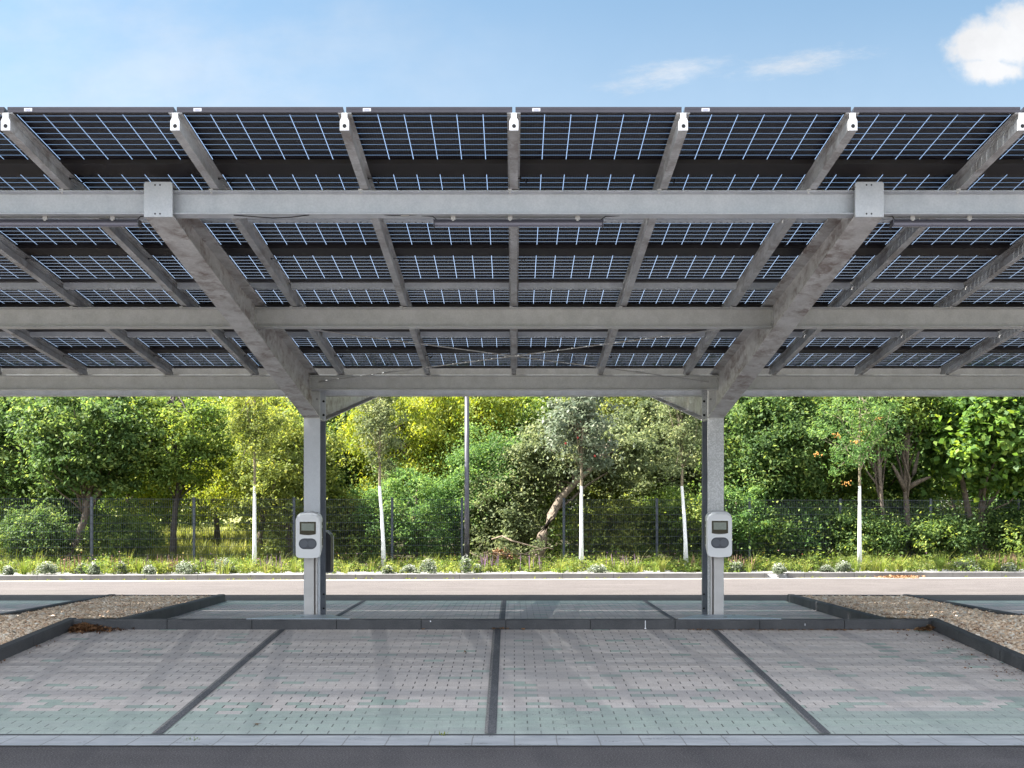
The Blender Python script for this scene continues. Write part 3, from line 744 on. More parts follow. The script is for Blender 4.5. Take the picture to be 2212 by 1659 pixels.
# longitudinal beams, one length per bay
def cross_beams(yc, ztop, h, wd, mat, ends=True):
    xs = [-12.5] + COLX + [12.5]
    for a, b in zip(xs[:-1], xs[1:]):
        m = MB(); g_ = 0.012
        ibeam(m, (a + g_, yc, ztop), (b - g_, yc, ztop), h, wd)
        o = m.build('cross_beam', mat, carport)
        for xx, sg in ((a + 0.006, 1), (b - 0.006, -1)):
            e = MB(); e.box(xx - 0.005, xx + 0.005, yc - wd / 2 + 0.008, yc + wd / 2 - 0.008, ztop - h + 0.012, ztop - 0.012)
            for zz in (ztop - h * 0.25, ztop - h * 0.75): e.cyl((xx + sg * 0.005, yc - wd * 0.28, zz), (sg, 0, 0), 0.012, 0.014, 6)
            e.build('end_plate', M['galv_warm'], o)
        k0 = math.ceil(a / 1.057); k1 = math.floor(b / 1.057)
        for k in range(k0, k1 + 1):
            rv = MB(); rv.box(k * 1.057 - 0.028 - 0.014, k * 1.057 - 0.028 + 0.014, yc - wd / 2 - 0.004, yc - wd / 2 + 0.03, ztop - 0.004, ztop + 0.006)
            rv.cyl((k * 1.057 - 0.028, yc - wd / 2 + 0.012, ztop - 0.012), (0, 0, -1), 0.008, 0.012, 6)
            rv.build('rafter_clamp', M['galv_warm'], o)
cross_beams(7.75, EYE + 2.258, 0.170, 0.12, M['galv'])
cross_beams(10.52, EYE + 1.945, 0.193, 0.13, M['galv_warm'])
cross_beams(13.31, EYE + 1.638, 0.178, 0.12, M['galv_warm'])
cross_beams(2 * YC - 13.31, EYE + 1.638, 0.178, 0.12, M['galv_warm'])

# cross bracing rods
for sg in (-1, 1):
    a = Vector((sg * 2.37, 13.24, EYE + 1.553)); b = Vector((-sg * 2.40, 10.62, EYE + 1.81))
    m = MB(); m.tube([a, b], 0.0065, 6)
    d = (b - a).normalized(); q = a + d * 0.95
    m.tube([q, q + d * 0.13], 0.013, 6)
    m.tube([a, a + d * 0.12], 0.012, 6)
    m.build('bracing_rod', M['rod'], carport)

# rafters
KMIN, KMAX = -12, 12
def rafter_profile(cx_):
    return [(-.028, 0), (.028, 0), (.028, .058), (.017, .078), (.017, .108), (.042, .108), (.042, .1125), (-.042, .1125), (-.042, .108), (-.017, .108), (-.017, .078), (-.028, .058)]
def make_rafter():
    m = MB(); y0, y1 = FR + 0.002, 13.42
    pr = rafter_profile(0)
    m.loft([[(u, y0, rb(y0) + v) for u, v in pr], [(u, y1, rb(y1) + v) for u, v in pr]], 0)
    o = m.build('rafter', M['galv_raft'], carport, loc=(0, FR, rb(FR)))
    c = MB(); cp = [(-.0285, -.001), (.0285, -.001), (.0285, .058), (.018, .079), (.018, .1075), (-.018, .1075), (-.018, .079), (-.0285, .058)]
    c.loft([[(u, FR - 0.006, rb(FR) + v) for u, v in cp], [(u, FR + 0.001, rb(FR) + v) for u, v in cp]], 0)
    e = c.build('end_cap', M['cap'], o, loc=(0, FR, rb(FR)))
    h = MB(); h.cyl((0.001, FR - 0.0058, rb(FR) + 0.026), (0, -1, 0), 0.0125, 0.0015, 16)
    h.build('cap_hole', M['hole'], o, loc=(0, FR, rb(FR)))
    for ym in (7.62, 9.285, 10.95, 12.615):
        cb = MB(); y = ym + 0.10; zz = rb(y) + 0.085
        cb.tube([(0.017, y, zz), (0.05, y + 0.0, zz + 0.004), (0.075, y + 0.03, zz - 0.012), (0.09, y + 0.06, zz - 0.01), (0.10, y + 0.1, zz + 0.03)], 0.0035, 5)
        cb.box(0.017, 0.026, y - 0.008, y + 0.008, zz - 0.006, zz + 0.006)
        cb.build('cable_loop', M['cable'], o, loc=(0, FR, rb(FR)))
    return o
RP = 1.057
r0 = make_rafter()
for k in range(KMIN, KMAX + 1):
    o = r0 if k == 0 else copy_tree(r0, None, carport)
    o.location = Vector((k * RP, FR, rb(FR))) - WOFF[carport]

# solar panels
PL, PW, MR = 1.655, 1.037, 1.665
def panel_parts(x, y0, sgn=1):
    """glass, frame, rail meshes of one module whose front edge is at y0"""
    def Yz(y): return (y if sgn > 0 else 2 * YC - y)
    g = MB(); f = MB(); c = MB()
    zb = lambda y: PB(y)
    xa, xb = x - PW / 2, x + PW / 2; ya, yb = y0, y0 + PL
    g.quad([(xa + 0.004, Yz(ya + 0.004), zb(ya) + 0.030), (xb - 0.004, Yz(ya + 0.004), zb(ya) + 0.030), (xb - 0.004, Yz(yb - 0.004), zb(yb) + 0.030), (xa + 0.004, Yz(yb - 0.004), zb(yb) + 0.030)])
    def bar(x0, x1, y0_, y1_, h0, h1, m, mi=0):
        m.loft([[(x0, Yz(y0_), zb(y0_) + h0), (x1, Yz(y0_), zb(y0_) + h0), (x1, Yz(y1_), zb(y1_) + h0), (x0, Yz(y1_), zb(y1_) + h0)],
                [(x0, Yz(y0_), zb(y0_) + h1), (x1, Yz(y0_), zb(y0_) + h1), (x1, Yz(y1_), zb(y1_) + h1), (x0, Yz(y1_), zb(y1_) + h1)]], mi)
    bar(xa, xa + 0.003, ya, yb, 0.0, 0.034, f); bar(xb - 0.003, xb, ya, yb, 0.0, 0.034, f)
    bar(xa + 0.003, xb - 0.003, ya, ya + 0.003, 0.0, 0.019, f, 1); bar(xa + 0.003, xb - 0.003, ya + 0.0012, ya + 0.003, 0.019, 0.0205, f, 0)
    bar(xa + 0.003, xb - 0.003, ya, ya + 0.003, 0.0205, 0.034, f, 1)
    bar(xa + 0.003, xb - 0.003, yb - 0.003, yb, 0.0, 0.034, f)
    bar(xa + 0.003, xa + 0.016, ya + 0.03, yb - 0.03, 0.0, 0.0018, f); bar(xb - 0.016, xb - 0.003, ya + 0.03, yb - 0.03, 0.0, 0.0018, f)
    bar(xa + 0.003, xb - 0.003, ya + 0.003, ya + 0.028, 0.0, 0.0018, f); bar(xa + 0.003, xb - 0.003, yb - 0.028, yb - 0.003, 0.0, 0.0018, f)
    ym = (ya + yb) / 2
    bar(xa + 0.004, xb - 0.004, ym - 0.09, ym + 0.09, -0.004, 0.026, c)
    return g, f, c
def guv(x, y0):
    return lambda v: (v[0] - (x - PW / 2), v[1] - y0)
def make_panel():
    g_, f_, c_ = panel_parts(0.0, FR)
    L = (0, FR, PB(FR))
    o = g_.build('solar_panel', M['glass'], carport, loc=L, uv=guv(0.0, FR))
    f_.build('panel_frame', [M['frame'], M['rim']], o, loc=L)
    c_.build('back_rail', M['crossbar'], o, loc=L)
    return o
p0 = make_panel()
VIS = range(-8, 8)
first = True
for row in range(4):
    for k in VIS:
        o = p0 if first else copy_tree(p0, None, carport); first = False
        yy = FR + row * MR
        o.location = Vector(((k + 0.5) * RP, yy, PB(yy))) - WOFF[carport]
        WOFF[o] = Vector(((k + 0.5) * RP, yy, PB(yy)))
        if row == 0 and k in (-3, -2, -1, 0, 1):
            x0 = k * RP + 0.115; zz = PB(FR)
            s = MB(); s.box(x0, x0 + 0.050, FR - 0.002, FR - 0.0008, zz + 0.006, zz + 0.026, 0); s.box(x0 + 0.007, x0 + 0.040, FR - 0.003, FR - 0.0019, zz + 0.010, zz + 0.021, 1)
            s.build('sticker', [M['sticker'], M['sticker_ink']], o, loc=(((k + 0.5) * RP), FR, PB(FR)))
# panels outside the picture and the rear wing, as one mass that shades the lot
GG = MB(); uvs = []; fo = MB()
for sgn, ks, rows in ((1, list(range(-14, -8)) + list(range(8, 12)), 4), (-1, list(range(-14, 12)), 4)):
    for k in ks:
        for row in range(rows):
            yy = FR + row * MR
            if sgn < 0: yy += 0.45 * 0 
            g_, f_, c_ = panel_parts((k + 0.5) * RP, yy, sgn)
            base = len(GG.v); GG.v += g_.v; GG.f += [tuple(i + base for i in f) for f in g_.f]; GG.mi += g_.mi
            uvs += [(0.004, 0.004), (PW - 0.004, 0.004), (PW - 0.004, PL - 0.004), (0.004, PL - 0.004)]
            for part, mi in ((f_, 1), (c_, 2)):
                base = len(GG.v); GG.v += part.v; GG.f += [tuple(i + base for i in f) for f in part.f]; GG.mi += [mi] * len(part.f)
                uvs += [(0, 0)] * len(part.v)
class _: pass
uvd = {}
GGo = GG
po = WOFF[carport]
me = bpy.data.meshes.new('solar_panel_field'); me.from_pydata([tuple(Vector(v) - po) for v in GG.v], [], GG.f)
for mt in (M['glass'], M['frame'], M['crossbar']): me.materials.append(mt)
me.polygons.foreach_set('material_index', GG.mi)
lay = me.uv_layers.new(name='UVMap'); 
vi = np.zeros(len(me.loops), dtype=np.int32); me.loops.foreach_get('vertex_index', vi)
lay.data.foreach_set('uv', np.array(uvs, dtype=np.float32)[vi].ravel())
fld = bpy.data.objects.new('solar_panel_field', me); COL.objects.link(fld); fld.parent = carport; fld['kind'] = 'stuff'; WOFF[fld] = po

# grey rails under the panel joints, one length between two rafters
def make_rail():
    m = MB(); x0, x1 = 0.045, RP - 0.045
    h0, h1, d = -0.052, -0.004, 0.062
    sz_ = lambda y: -SL * y
    ring = lambda x: [(x, 0, h1), (x, 0, h0), (x, d, h0 + sz_(d)), (x, d, h0 + 0.004 + sz_(d)), (x, 0.004, h0 + 0.004), (x, 0.004, h1)]
    m.loft([ring(x0), ring(x1)], 0)
    for i in range(18):
        xx = x0 + 0.04 + i * (x1 - x0 - 0.08) / 17
        m.box(xx - 0.006, xx + 0.006, d * 0.55, d * 0.68, h0 - 0.004 + sz_(d * 0.6), h0 - 0.0022 + sz_(d * 0.6), 1)
    return m
rail = make_rail(); ro = None
for yj in (8.437, 10.105, 11.772):
    for k in VIS:
        if ro is None:
            mm = MB(); mm.v = [(v[0], v[1] + yj, v[2] + PB(yj)) for v in rail.v]; mm.f = rail.f; mm.mi = rail.mi
            ro = mm.build('panel_rail', [M['galv'], M['galv_dark']], carport, loc=(0, yj, PB(yj))); o = ro
        else:
            o = ro.copy(); COL.objects.link(o)
        o.location = Vector((k * RP, yj, PB(yj))) - WOFF[carport]
# closing strip at the rear edge of the near wing
m = MB(); m.box(-12.4, 12.4, 13.452, 13.466, PB(13.46) - 0.10, PB(13.46) + 0.02)
m.build('rear_flashing', M['galv_warm'], carport)
m = MB(); m.box(-14.5, 12.4, 13.468, 2 * YC - 13.468, PB(13.46) - 0.09, PB(13.46) - 0.085); m.build('valley_gutter', M['galv_warm'], carport)

# ------------------------------------------------------------------ strip lights under the front beam
def make_lamp(xc, label, cable):
    y = 7.775; zt = EYE + 2.064; t = thing('strip_light', label, 'light', (xc, y, zt), 'strip lights under the front beam')
    L = 0.60
    m = MB(); prof = [(-.03, 0), (.03, 0), (.034, -.014), (.03, -.022), (-.03, -.022), (-.034, -.014)]
    m.loft([[(xc - L, y + u, zt + v) for u, v in prof], [(xc + L, y + u, zt + v) for u, v in prof]], 0)
    m.build('lamp_housing', M['lamp_body'], t)
    m = MB(); prof = [(-.027, -.0222), (.027, -.0222), (.025, -.038), (.012, -.045), (-.012, -.045), (-.025, -.038)]
    m.loft([[(xc - L + 0.002, y + u, zt + v) for u, v in prof], [(xc + L - 0.002, y + u, zt + v) for u, v in prof]], 0)
    m.build('lamp_lens', M['lamp_lens'], t)
    for dx in (-L, L):
        m = MB(); m.box(xc + dx - (0.006 if dx < 0 else 0), xc + dx + (0.006 if dx > 0 else 0), y - .036, y + .036, zt - .048, zt + .001); m.build('end_cap', M['lamp_body'], t)
    for dx in (-0.465, -0.06, 0.42):
        m = MB(); m.box(xc + dx - .016, xc + dx + .016, y - .036, y - .028, zt - .004, zt + .026); m.box(xc + dx - .008, xc + dx + .008, y - .0375, y - .030, zt - .012, zt - .004)
        m.build('clip', M['clip'], t)
    if cable:
        m = MB()
        m.tube([(xc - L + .02, y, zt), (xc - L - .01, y - .03, zt + .022), (xc - L - .09, y - .03, zt + .026)], .004, 5)
        m.build('cable', M['cable'], t); m = MB()
        m.tube([(xc + L - .02, y, zt), (xc + L + .02, y - .03, zt + .020), (xc + L + .12, y - .03, zt + .026)], .004, 5)
        m.build('cable', M['cable'], t)
    return t
make_lamp(px(1120, 7.775), 'dark strip light in the middle, fixed by three pale clips under the front beam', True)
make_lamp(px(1120, 7.775) - 3.31, 'dark strip light left of the left main beam, cut by the picture edge', True)
make_lamp(px(1120, 7.775) + 3.27, 'dark strip light right of the right main beam, cut by the picture edge', True)
m = MB(); yc_ = 7.72; zc = EYE + 2.092
m.tube([(px(505, yc_), yc_, zc - .006), (px(545, yc_), yc_, zc - .016), (px(590, yc_), yc_, zc - .026), (px(630, yc_), yc_, zc - .020), (px(668, yc_), yc_, zc - .004)], .004, 5)
tag(m.build('sagging_cable', M['cable'], None, (px(590, yc_), yc_, zc)), 'thin black cable sagging below the front beam right of the left main beam', 'cable')
m = MB()
m.tube([(px(830, yc_), yc_, zc - .003), (px(850, yc_), yc_, zc - .009), (px(872, yc_), yc_, zc - .010)], .003, 5, 0); m.tube([(px(866, yc_), yc_, zc - .009), (px(884, yc_), yc_, zc - .006)], .007, 6, 1); m.tube([(px(884, yc_), yc_, zc - .006), (px(902, yc_), yc_, zc - .002)], .003, 5, 0)
tag(m.build('plugged_cable', [M['cable'], M['clip']], None, (px(866, yc_), yc_, zc)), 'short cable with a pale plug under the front beam, left of middle light', 'cable')

# ------------------------------------------------------------------ charging stations
def outline(w_, zt, zb, arch, dip, ct, cb_, n=8):
    """closed outline in x,z: arched top with cut corners, bellied bottom"""
    pts = []
    hw = w_ / 2
    for i in range(n + 1):                                # top, left to right
        t = -1 + 2 * i / n; pts.append((t * (hw - ct), zt + arch * (1 - t * t)))
    pts += [(hw - ct * 0.3, zt - ct * 0.62), (hw, zt - ct * 1.5)]
    pts += [(hw, zb + cb_ * 1.1), (hw - cb_ * 0.3, zb + cb_ * 0.4)]
    for i in range(n + 1):
        t = 1 - 2 * i / n; pts.append((t * (hw - cb_), zb - dip * (1 - t * t)))
    pts += [(-hw + cb_ * 0.3, zb + cb_ * 0.4), (-hw, zb + cb_ * 1.1), (-hw, zt - ct * 1.5), (-hw + ct * 0.3, zt - ct * 0.62)]
    return pts
def make_charger(loc, flip, label, split=0.10):
    t = thing('charging_station', label, 'charging station', loc, 'charging stations on the carport columns')
    s = -1 if not flip else 1                             # front looks towards -y unless flipped
    X, Yb, Z = loc                                        # back plane at Yb, bottom front at Z
    H = 0.572
    def ring(dep, pts): return [(X + u, Yb + s * dep, Z + v) for u, v in pts]
    m = MB()
    m.loft([ring(split, outline(0.306, H - 0.018, 0.115 if split < .15 else .02, 0.020, 0.0, 0.045, 0.03)), ring(max(0.16, split + .005), outline(0.310, H - 0.018, 0.065 if split < .15 else .016, 0.018, 0.002, 0.048, 0.03)),
            ring(0.215, outline(0.306, H - 0.030, 0.012, 0.014, 0.006, 0.05, 0.03)), ring(0.240, outline(0.292, H - 0.055, 0.010, 0.008, 0.007, 0.055, 0.03))], 0)
    sh = m.build('shell', M['shell'], t, smooth=False)
    m = MB(); m.loft([ring(0.0, outline(0.292 if split < .15 else .304, H - 0.03, 0.10 if split < .15 else .035, 0.016, 0.0, 0.045, 0.03)), ring(split, outline(0.300 if split < .15 else .306, H - 0.022, 0.108 if split < .15 else .022, 0.018, 0.0, 0.045, 0.03))], 0)
    m.build('back_housing', M['blackplastic'], t)
    yf = lambda e: Yb + s * (0.2405 + e)
    # screen with curved lower edge
    m = MB(); sc = [(-.0985, .445), (.0985, .445), (.0985, .295)] + [(.0985 * math.cos(a) if 0 else .0985 * (1 - 2 * i / 8), .295 - .012 * (1 - (1 - 2 * i / 8) ** 2)) for i, a in enumerate(range(1, 8), 1)] + [(-.0985, .295)]
    m.loft([[(X + u, yf(-0.002), Z + v) for u, v in sc], [(X + u, yf(0.0025), Z + v) for u, v in sc]], 0)
    scr = m.build('screen', M['bezel'], t)
    m = MB(); m.box(X - .0775, X + .0775, min(yf(.0005), yf(.0035)), max(yf(.0005), yf(.0035)), Z + .338, Z + .426)
    m.build('display', M['lcd'], scr)
    m = MB(); st = []
    for i in range(13): a = -math.pi / 2 + math.pi * i / 12; st.append((.043 + .0655 * math.cos(a), .178 + .0655 * math.sin(a)))
    for i in range(13): a = math.pi / 2 + math.pi * i / 12; st.append((-.043 + .0655 * math.cos(a), .178 + .0655 * math.sin(a)))
    m.loft([[(X + u, yf(-0.003), Z + v) for u, v in st], [(X + u, yf(0.003), Z + v) for u, v in st], [(X + u * .95, yf(0.006), Z + (v - .178) * .93 + .178) for u, v in st]], 0)
    soc = m.build('socket_panel', M['darkplastic'], t)
    for dx in (-.049, .049):
        m = MB(); 
        R1 = lambda r_, e: [(X + dx + r_ * math.cos(q * math.pi / 12), yf(e), Z + .178 + r_ * math.sin(q * math.pi / 12)) for q in range(24)]
        m.loft([R1(.047, .0055), R1(.047, .0085), R1(.042, .010)], 0)
        m.build('socket_lid', M['lidplastic'], soc)
    for sx_ in (-1, 1):
        if split > .15: continue
        xs_ = X + sx_ * 0.1545; ya, yb = sorted((Yb + s * 0.118, Yb + s * 0.138)); vs = [(.40, .44), (.26, .37), (.155, .25)]
        each('side_vent', M['bezel'], sh, 3, lambda m, i: m.box(xs_ - .002, xs_ + .002, ya, yb, Z + vs[i][0], Z + vs[i][1]))
    return t
CB = 13.465
make_charger((-2.505, CB, 1.082), False, 'white charging station on the left column, with its screen facing us')
make_charger((2.505, CB, 1.094), False, 'white charging station on the right column, with its screen facing us')
make_charger((-2.49, 13.895, 0.84), True, 'charging station behind the left column, showing its black back housing', 0.195)
for x, sg, lab in ((-2.505, 1, 'beige steel cable duct below the left charging station'), (2.505, -1, 'beige steel cable duct below the right charging station')):
    t = thing('cable_duct', lab, 'cable duct', (x, 13.44, 0.36), 'cable ducts below the charging stations')
    m = MB(); xa = x - sg * 0.018; z0, z1 = 0.36, 1.19
    m.box(xa - .058, xa + .058, 13.405, 13.468, z0, z1); m.build('duct_body', M['duct'], t)
    m = MB(); xs_ = xa + sg * 0.0685; m.box(xs_ - .0098, xs_ + .0098, 13.43, 13.466, z0, z1); m.build('rubber_seal', M['duct_slot'], t)
    m = MB(); xs_ = xa + sg * 0.0865; m.box(xs_ - .008, xs_ + .008, 13.415, 13.467, z0, z1); m.build('edge_strip', M['duct'], t)
# checker plates round the column feet
for x, lab in ((-2.5, 'pale blue checker plate at the foot of the left column'), (2.5, 'pale blue checker plate at the foot of the right column')):
    m = MB(); z = 0.412; dz = -0.024
    pl = [(x - .60, 12.603, z), (x + .60, 12.603, z), (x + .57, 12.66, z), (x + .26, 13.34, z + dz), (x - .26, 13.34, z + dz), (x - .57, 12.66, z)]
    m.loft([[(a, b, c - 0.006) for a, b, c in pl], pl], 0)
    b_ = [(x - .60, 12.74), (x + .60, 12.74), (x + .2, 13.3), (x - .2, 13.3)]
    o = tag(m.build('cover_plate', M['plate'], None, (x, 13.0, 0.36)), lab, 'cover plate', 'checker plates at the column feet')
    for dx, yy in ((-.17, 13.22), (.17, 13.22), (0.0, 12.86)): h = MB(); h.box(x + dx - .02, x + dx + .02, yy - .012, yy + .012, z - .03, z + .0025 + dz * (yy - 12.65) / 0.69); h.build('lifting_slot', M['hole'], o)
    # low concrete foot that carries the plate and the column
    f = MB(); f.loft([[(x - .55, 12.715, .10), (x + .55, 12.715, .10), (x + .25, 13.33, .10), (x - .25, 13.33, .10)], [(x - .55, 12.715, z - .012), (x + .55, 12.715, z - .012), (x + .25, 13.33, z + dz - .0065), (x - .25, 13.33, z + dz - .0065)]], 0)
    tag(f.build('footing', M['kerb']), kind='structure')

# bird droppings on the kerb are surface marks
m = MB(); x = px(1394, KD0); m.box(x - .004, x + .004, KD0 - .0015, KD0 + .002, KZ0 + .012, KZ0 + .105); m.box(x - .010, x + .010, KD0 - .0018, KD0 + .002, KZ0 + .008, KZ0 + .02)
x = px(1739, KD0); m.box(x - .003, x + .003, KD0 - .0015, KD0 + .002, KZ0 + .045, KZ0 + .07)
x = px(930, KD0); m.box(x - .006, x + .006, KD0 - .0015, KD0 + .002, KZ0 + .088, KZ0 + .104)
tag(m.build('kerb_marks', M['sticker']), kind='structure')

# ------------------------------------------------------------------ fence, lamp post
def fs(x): return 87.7 - (x - 300) * 0.00683
POSTS_L = [-245, -25, 198, 419, 635, 847, 998]; POSTS_R = [1218, 1419, 1619, 1815, 2010, 2200, 2388]
FT = 0.262
def fpt(p): D = F / fs(p); return px(p, D), D
def fence(posts, label):
    x0, d0 = fpt(posts[0]); t = thing('mesh_fence', label, 'fence', (x0, d0, 0.18), 'anthracite double bar mesh fences')
    for p in posts:
        x, D = fpt(p); m = MB(); m.box(x - .03, x + .03, D - .02, D + .02, 0.15, EYE + FT + 0.03); m.box(x - .033, x + .033, D - .023, D + .023, EYE + FT + 0.03, EYE + FT + 0.037)
        m.build('post', M['fence'], t)
    for a, b in zip(posts[:-1], posts[1:]):
        (xa, da), (xb, db) = fpt(a), fpt(b); L = math.hypot(xb - xa, db - da); n = int(L / 0.05); m = MB()
        tx, ty = (xb - xa) / L, (db - da) / L
        for i in range(1, n):
            q = i / n; x, D = xa + (xb - xa) * q, da + (db - da) * q; m.box(x - .002, x + .002, D - .025, D - .0208, 0.2, EYE + FT + 0.01)
        for k in range(10):
            z = EYE + FT - 0.012 - k * 0.197
            for o_ in (-.0325, -.0195):
                m.loft([[(xa, da + o_, z - .0035), (xa, da + o_, z + .0035), (xa, da + o_ - .006, z + .0035), (xa, da + o_ - .006, z - .0035)], [(xb, db + o_, z - .0035), (xb, db + o_, z + .0035), (xb, db + o_ - .006, z + .0035), (xb, db + o_ - .006, z - .0035)]])
        m.build('mesh_panel', M['fence'], t)
fence(POSTS_L, 'anthracite bar mesh fence left of the lamp post')
fence(POSTS_R, 'anthracite bar mesh fence right of the gap with the leaning tree')

D = 27.4; x = px(1008.5, D)
t = thing('lamp_post', 'tall grey round lamp post in the planting bed near the centre', 'lamp post', (x, D, 0.17))
m = MB(); m.tube([(x, D, 0.15), (x, D, 1.6), (x, D, 4.9)], [.068, .064, .053], 20); m.build('pole', M['pole'], t, smooth=True)
m = MB(); m.tube([(x, D, .16), (x, D, .20)], .085, 20); m.build('base_collar', M['pole'], t)
m = MB(); m.loft([[(x - .16, D - .5, 4.9), (x + .16, D - .5, 4.9), (x + .16, D + .1, 4.9), (x - .16, D + .1, 4.9)], [(x - .12, D - .46, 4.98), (x + .12, D - .46, 4.98), (x + .12, D + .06, 4.98), (x - .12, D + .06, 4.98)]]); m.build('lamp_head', M['pole'], t)
m = MB(); m.box(x + 0.02, x + .05, D - .0665, D - .05, .8, .95); m.build('access_door', M['pole'], t)

# ------------------------------------------------------------------ vegetation
def leaves(centers, spread, n_per, size, r, droop=0.3, aspect=0.55, flat=0.6):
    """quads scattered round cluster centres; returns verts, faces, tint"""
    centers = np.asarray(centers); K = len(centers); n = int(K * n_per)
    ci = r.integers(0, K, n); sp = np.asarray(spread)
    off = r.normal(0, 1, (n, 3)); off /= np.maximum(1e-6, np.linalg.norm(off, axis=1, keepdims=True)); off *= (r.uniform(0, 1, (n, 1)) ** 0.45)
    off *= (sp[ci][:, None] if sp.ndim else sp); off[:, 2] *= flat
    p = centers[ci] + off
    loose = r.uniform(0, 1, n) < 0.28
    p[loose] += r.normal(0, 1, (int(loose.sum()), 3)) * (np.mean(sp) * 0.9)
    nrm = r.normal(0, 0.75, (n, 3)); nrm[:, 2] = np.abs(nrm[:, 2]) + 0.45; nrm += off * 0.9 / max(1e-6, float(np.mean(sp)))
    nrm /= np.linalg.norm(nrm, axis=1, keepdims=True)
    a = np.cross(nrm, r.normal(0, 1, (n, 3))); a[:, 2] -= droop * np.linalg.norm(a, axis=1); a /= np.linalg.norm(a, axis=1, keepdims=True)
    b = np.cross(nrm, a); b /= np.linalg.norm(b, axis=1, keepdims=True)
    s = size * r.uniform(0.6, 1.3, (n, 1))
    bend = nrm * s * r.uniform(-0.15, 0.3, (n, 1))
    V = np.stack([p - a * s * .5, p + b * s * .5 * aspect + bend * .4, p + a * s * .5 - bend, p - b * s * .5 * aspect + bend * .4], 1).reshape(-1, 3)
    Fc = np.arange(n * 4).reshape(n, 4)
    ct = r.uniform(0.15, 0.75, K)
    t = np.clip(ct[ci] + r.normal(0, 0.27, n), 0, 1)
    return V, Fc, t

def crooked(p, q, r, amp, n=6):
    p = np.array(p, float); q = np.array(q, float); L = np.linalg.norm(q - p); out = []
    o = np.zeros(3)
    for i in range(n + 1):
        f = i / n; 
        o = o + r.normal(0, amp * L / n, 3) * (0 if i in (0,) else 1)
        k = math.sin(math.pi * f)
        out.append(tuple(p + (q - p) * f + o * k))
    return out

def tree(name, label, base, trunk_top, crown, species, bark='bark', trunk_r=0.11, n_cl=60, per=130, size=0.11, spread=0.55, seed=0, group='trees behind the fence', fill=0.35, limbs=None, droop=0.3, aspect=0.55, extra_trunks=(), cat='tree', flat=0.6, white=None, path=None, fruits=None, f0=0.30, limb_k=1.0):
    """base, trunk_top: world points; crown: (centre, (rx, ry, rz))"""
    r = np.random.default_rng(seed); n_cl = int(n_cl * 1.7); spread *= 0.74; per *= 0.85
    t = thing(name, label, cat, base, group)
    c, rad = np.array(crown[0]), np.array(crown[1])
    d = r.normal(0, 1, (n_cl, 3)); d /= np.linalg.norm(d, axis=1, keepdims=True)
    rr = (fill + (1 - fill) * r.uniform(0, 1, (n_cl, 1)) ** 0.6) * r.uniform(0.8, 1.12, (n_cl, 1))
    cl = c + d * rr * rad
    zmin = base[2] + 0.25; cl[:, 2] = np.maximum(cl[:, 2], zmin + r.uniform(0, 0.3, n_cl))
    sp = spread * r.uniform(0.6, 1.35, n_cl)
    V, Fc, tt = leaves(cl, sp, per * 2.0, size, r, droop, aspect, flat)
    np_mesh('crown', V, Fc, LEAF[species], tt, t)
    m = MB()
    main = path if path else crooked(base, trunk_top, r, 0.10, 7)
    n_ = len(main); rads = [trunk_r * (1 - 0.72 * i / (n_ - 1)) * (1.25 if i == 0 else 1) for i in range(n_)]
    m.tube(main, rads, 8)
    for et in extra_trunks:
        m.tube(et, [trunk_r * (0.9 - 0.6 * i / (len(et) - 1)) for i in range(len(et))], 8)
    nl = limbs if limbs is not None else min(n_cl, 26)
    for i in range(nl):
        q = cl[i]; f = r.uniform(f0, 0.95); k = f * (n_ - 1); j = int(k); fr = k - j
        s0 = np.array(main[j]) * (1 - fr) + np.array(main[min(j + 1, n_ - 1)]) * fr
        L = np.linalg.norm(q - s0); br = min(trunk_r * 0.45, 0.012 + 0.012 * L) * limb_k
        pts_ = crooked(s0, q, r, 0.16, 4); m.tube(pts_, [br, br * .8, br * .6, br * .42, br * .25], 5)
    o = m.build('trunk', M[bark] if white is None else [M['whitebark'], M['youngbark']], t, smooth=True)
    if white is not None:
        zt = white - o.parent.location.z
        for p_ in o.data.polygons: p_.material_index = 0 if p_.center.z < zt else 1
    return t, cl

G0 = 0.2
def gp(D): return float(np.interp(D, ys, zs))
def at(xp, D, yp=None): return (px(xp, D), D, gp(D) if yp is None else pz(yp, D))
def std_tree(label, xp, D, wpx, ytop, ybot, species, seed, name='broadleaf_tree', **kw):
    """crown spans wpx pixels about xp and rows ytop..ybot; trunk stands at xp"""
    s = F / D; b = at(xp, D); cz = pz((ytop + ybot) / 2, D); rz = (ybot - ytop) / 2 / s; rx = wpx / 2 / s
    cz_lo = cz - rz
    return tree(name, label, b, (b[0] + kw.pop('lean', 0.0), D, cz + rz * 0.5), ((b[0] + kw.pop('off', 0.0), D, cz), (rx, kw.pop('ry', min(rx, 2.2)), rz)), species, seed=seed, **kw)

# left
std_tree('dark dense oak filling the far left edge behind the fence', 30, 33.0, 460, 800, 1190, 'dark', 21, bark='bark_dark', n_cl=150, per=150, size=0.12, spread=0.6, trunk_r=.16)
D = 30.3
tree('young_oak', 'blue green young oak with a curved leaning trunk behind the left fence', at(140, D), at(215, D, 960), ((px(200, D), D, pz(950, D)), (1.9, 1.5, 1.55)), 'dark', 'bark', .13, 95, 95, .13, .42, 22, 'trees behind the fence', limbs=34,
     path=[at(140, D), at(165, D, 1170), at(183, D, 1120), at(190, D, 1075), at(207, D, 1030), at(225, D, 985), at(240, D, 930)])
D = 31.0
tree('slender_tree', 'tall straight dark trunked tree with olive leaves, left half of the fence', at(374, D), at(380, D, 800), ((px(385, D), D, pz(945, D)), (1.5, 1.4, 1.6)), 'mid', 'bark_dark', .10, 60, 110, .11, .45, 23, limbs=30)
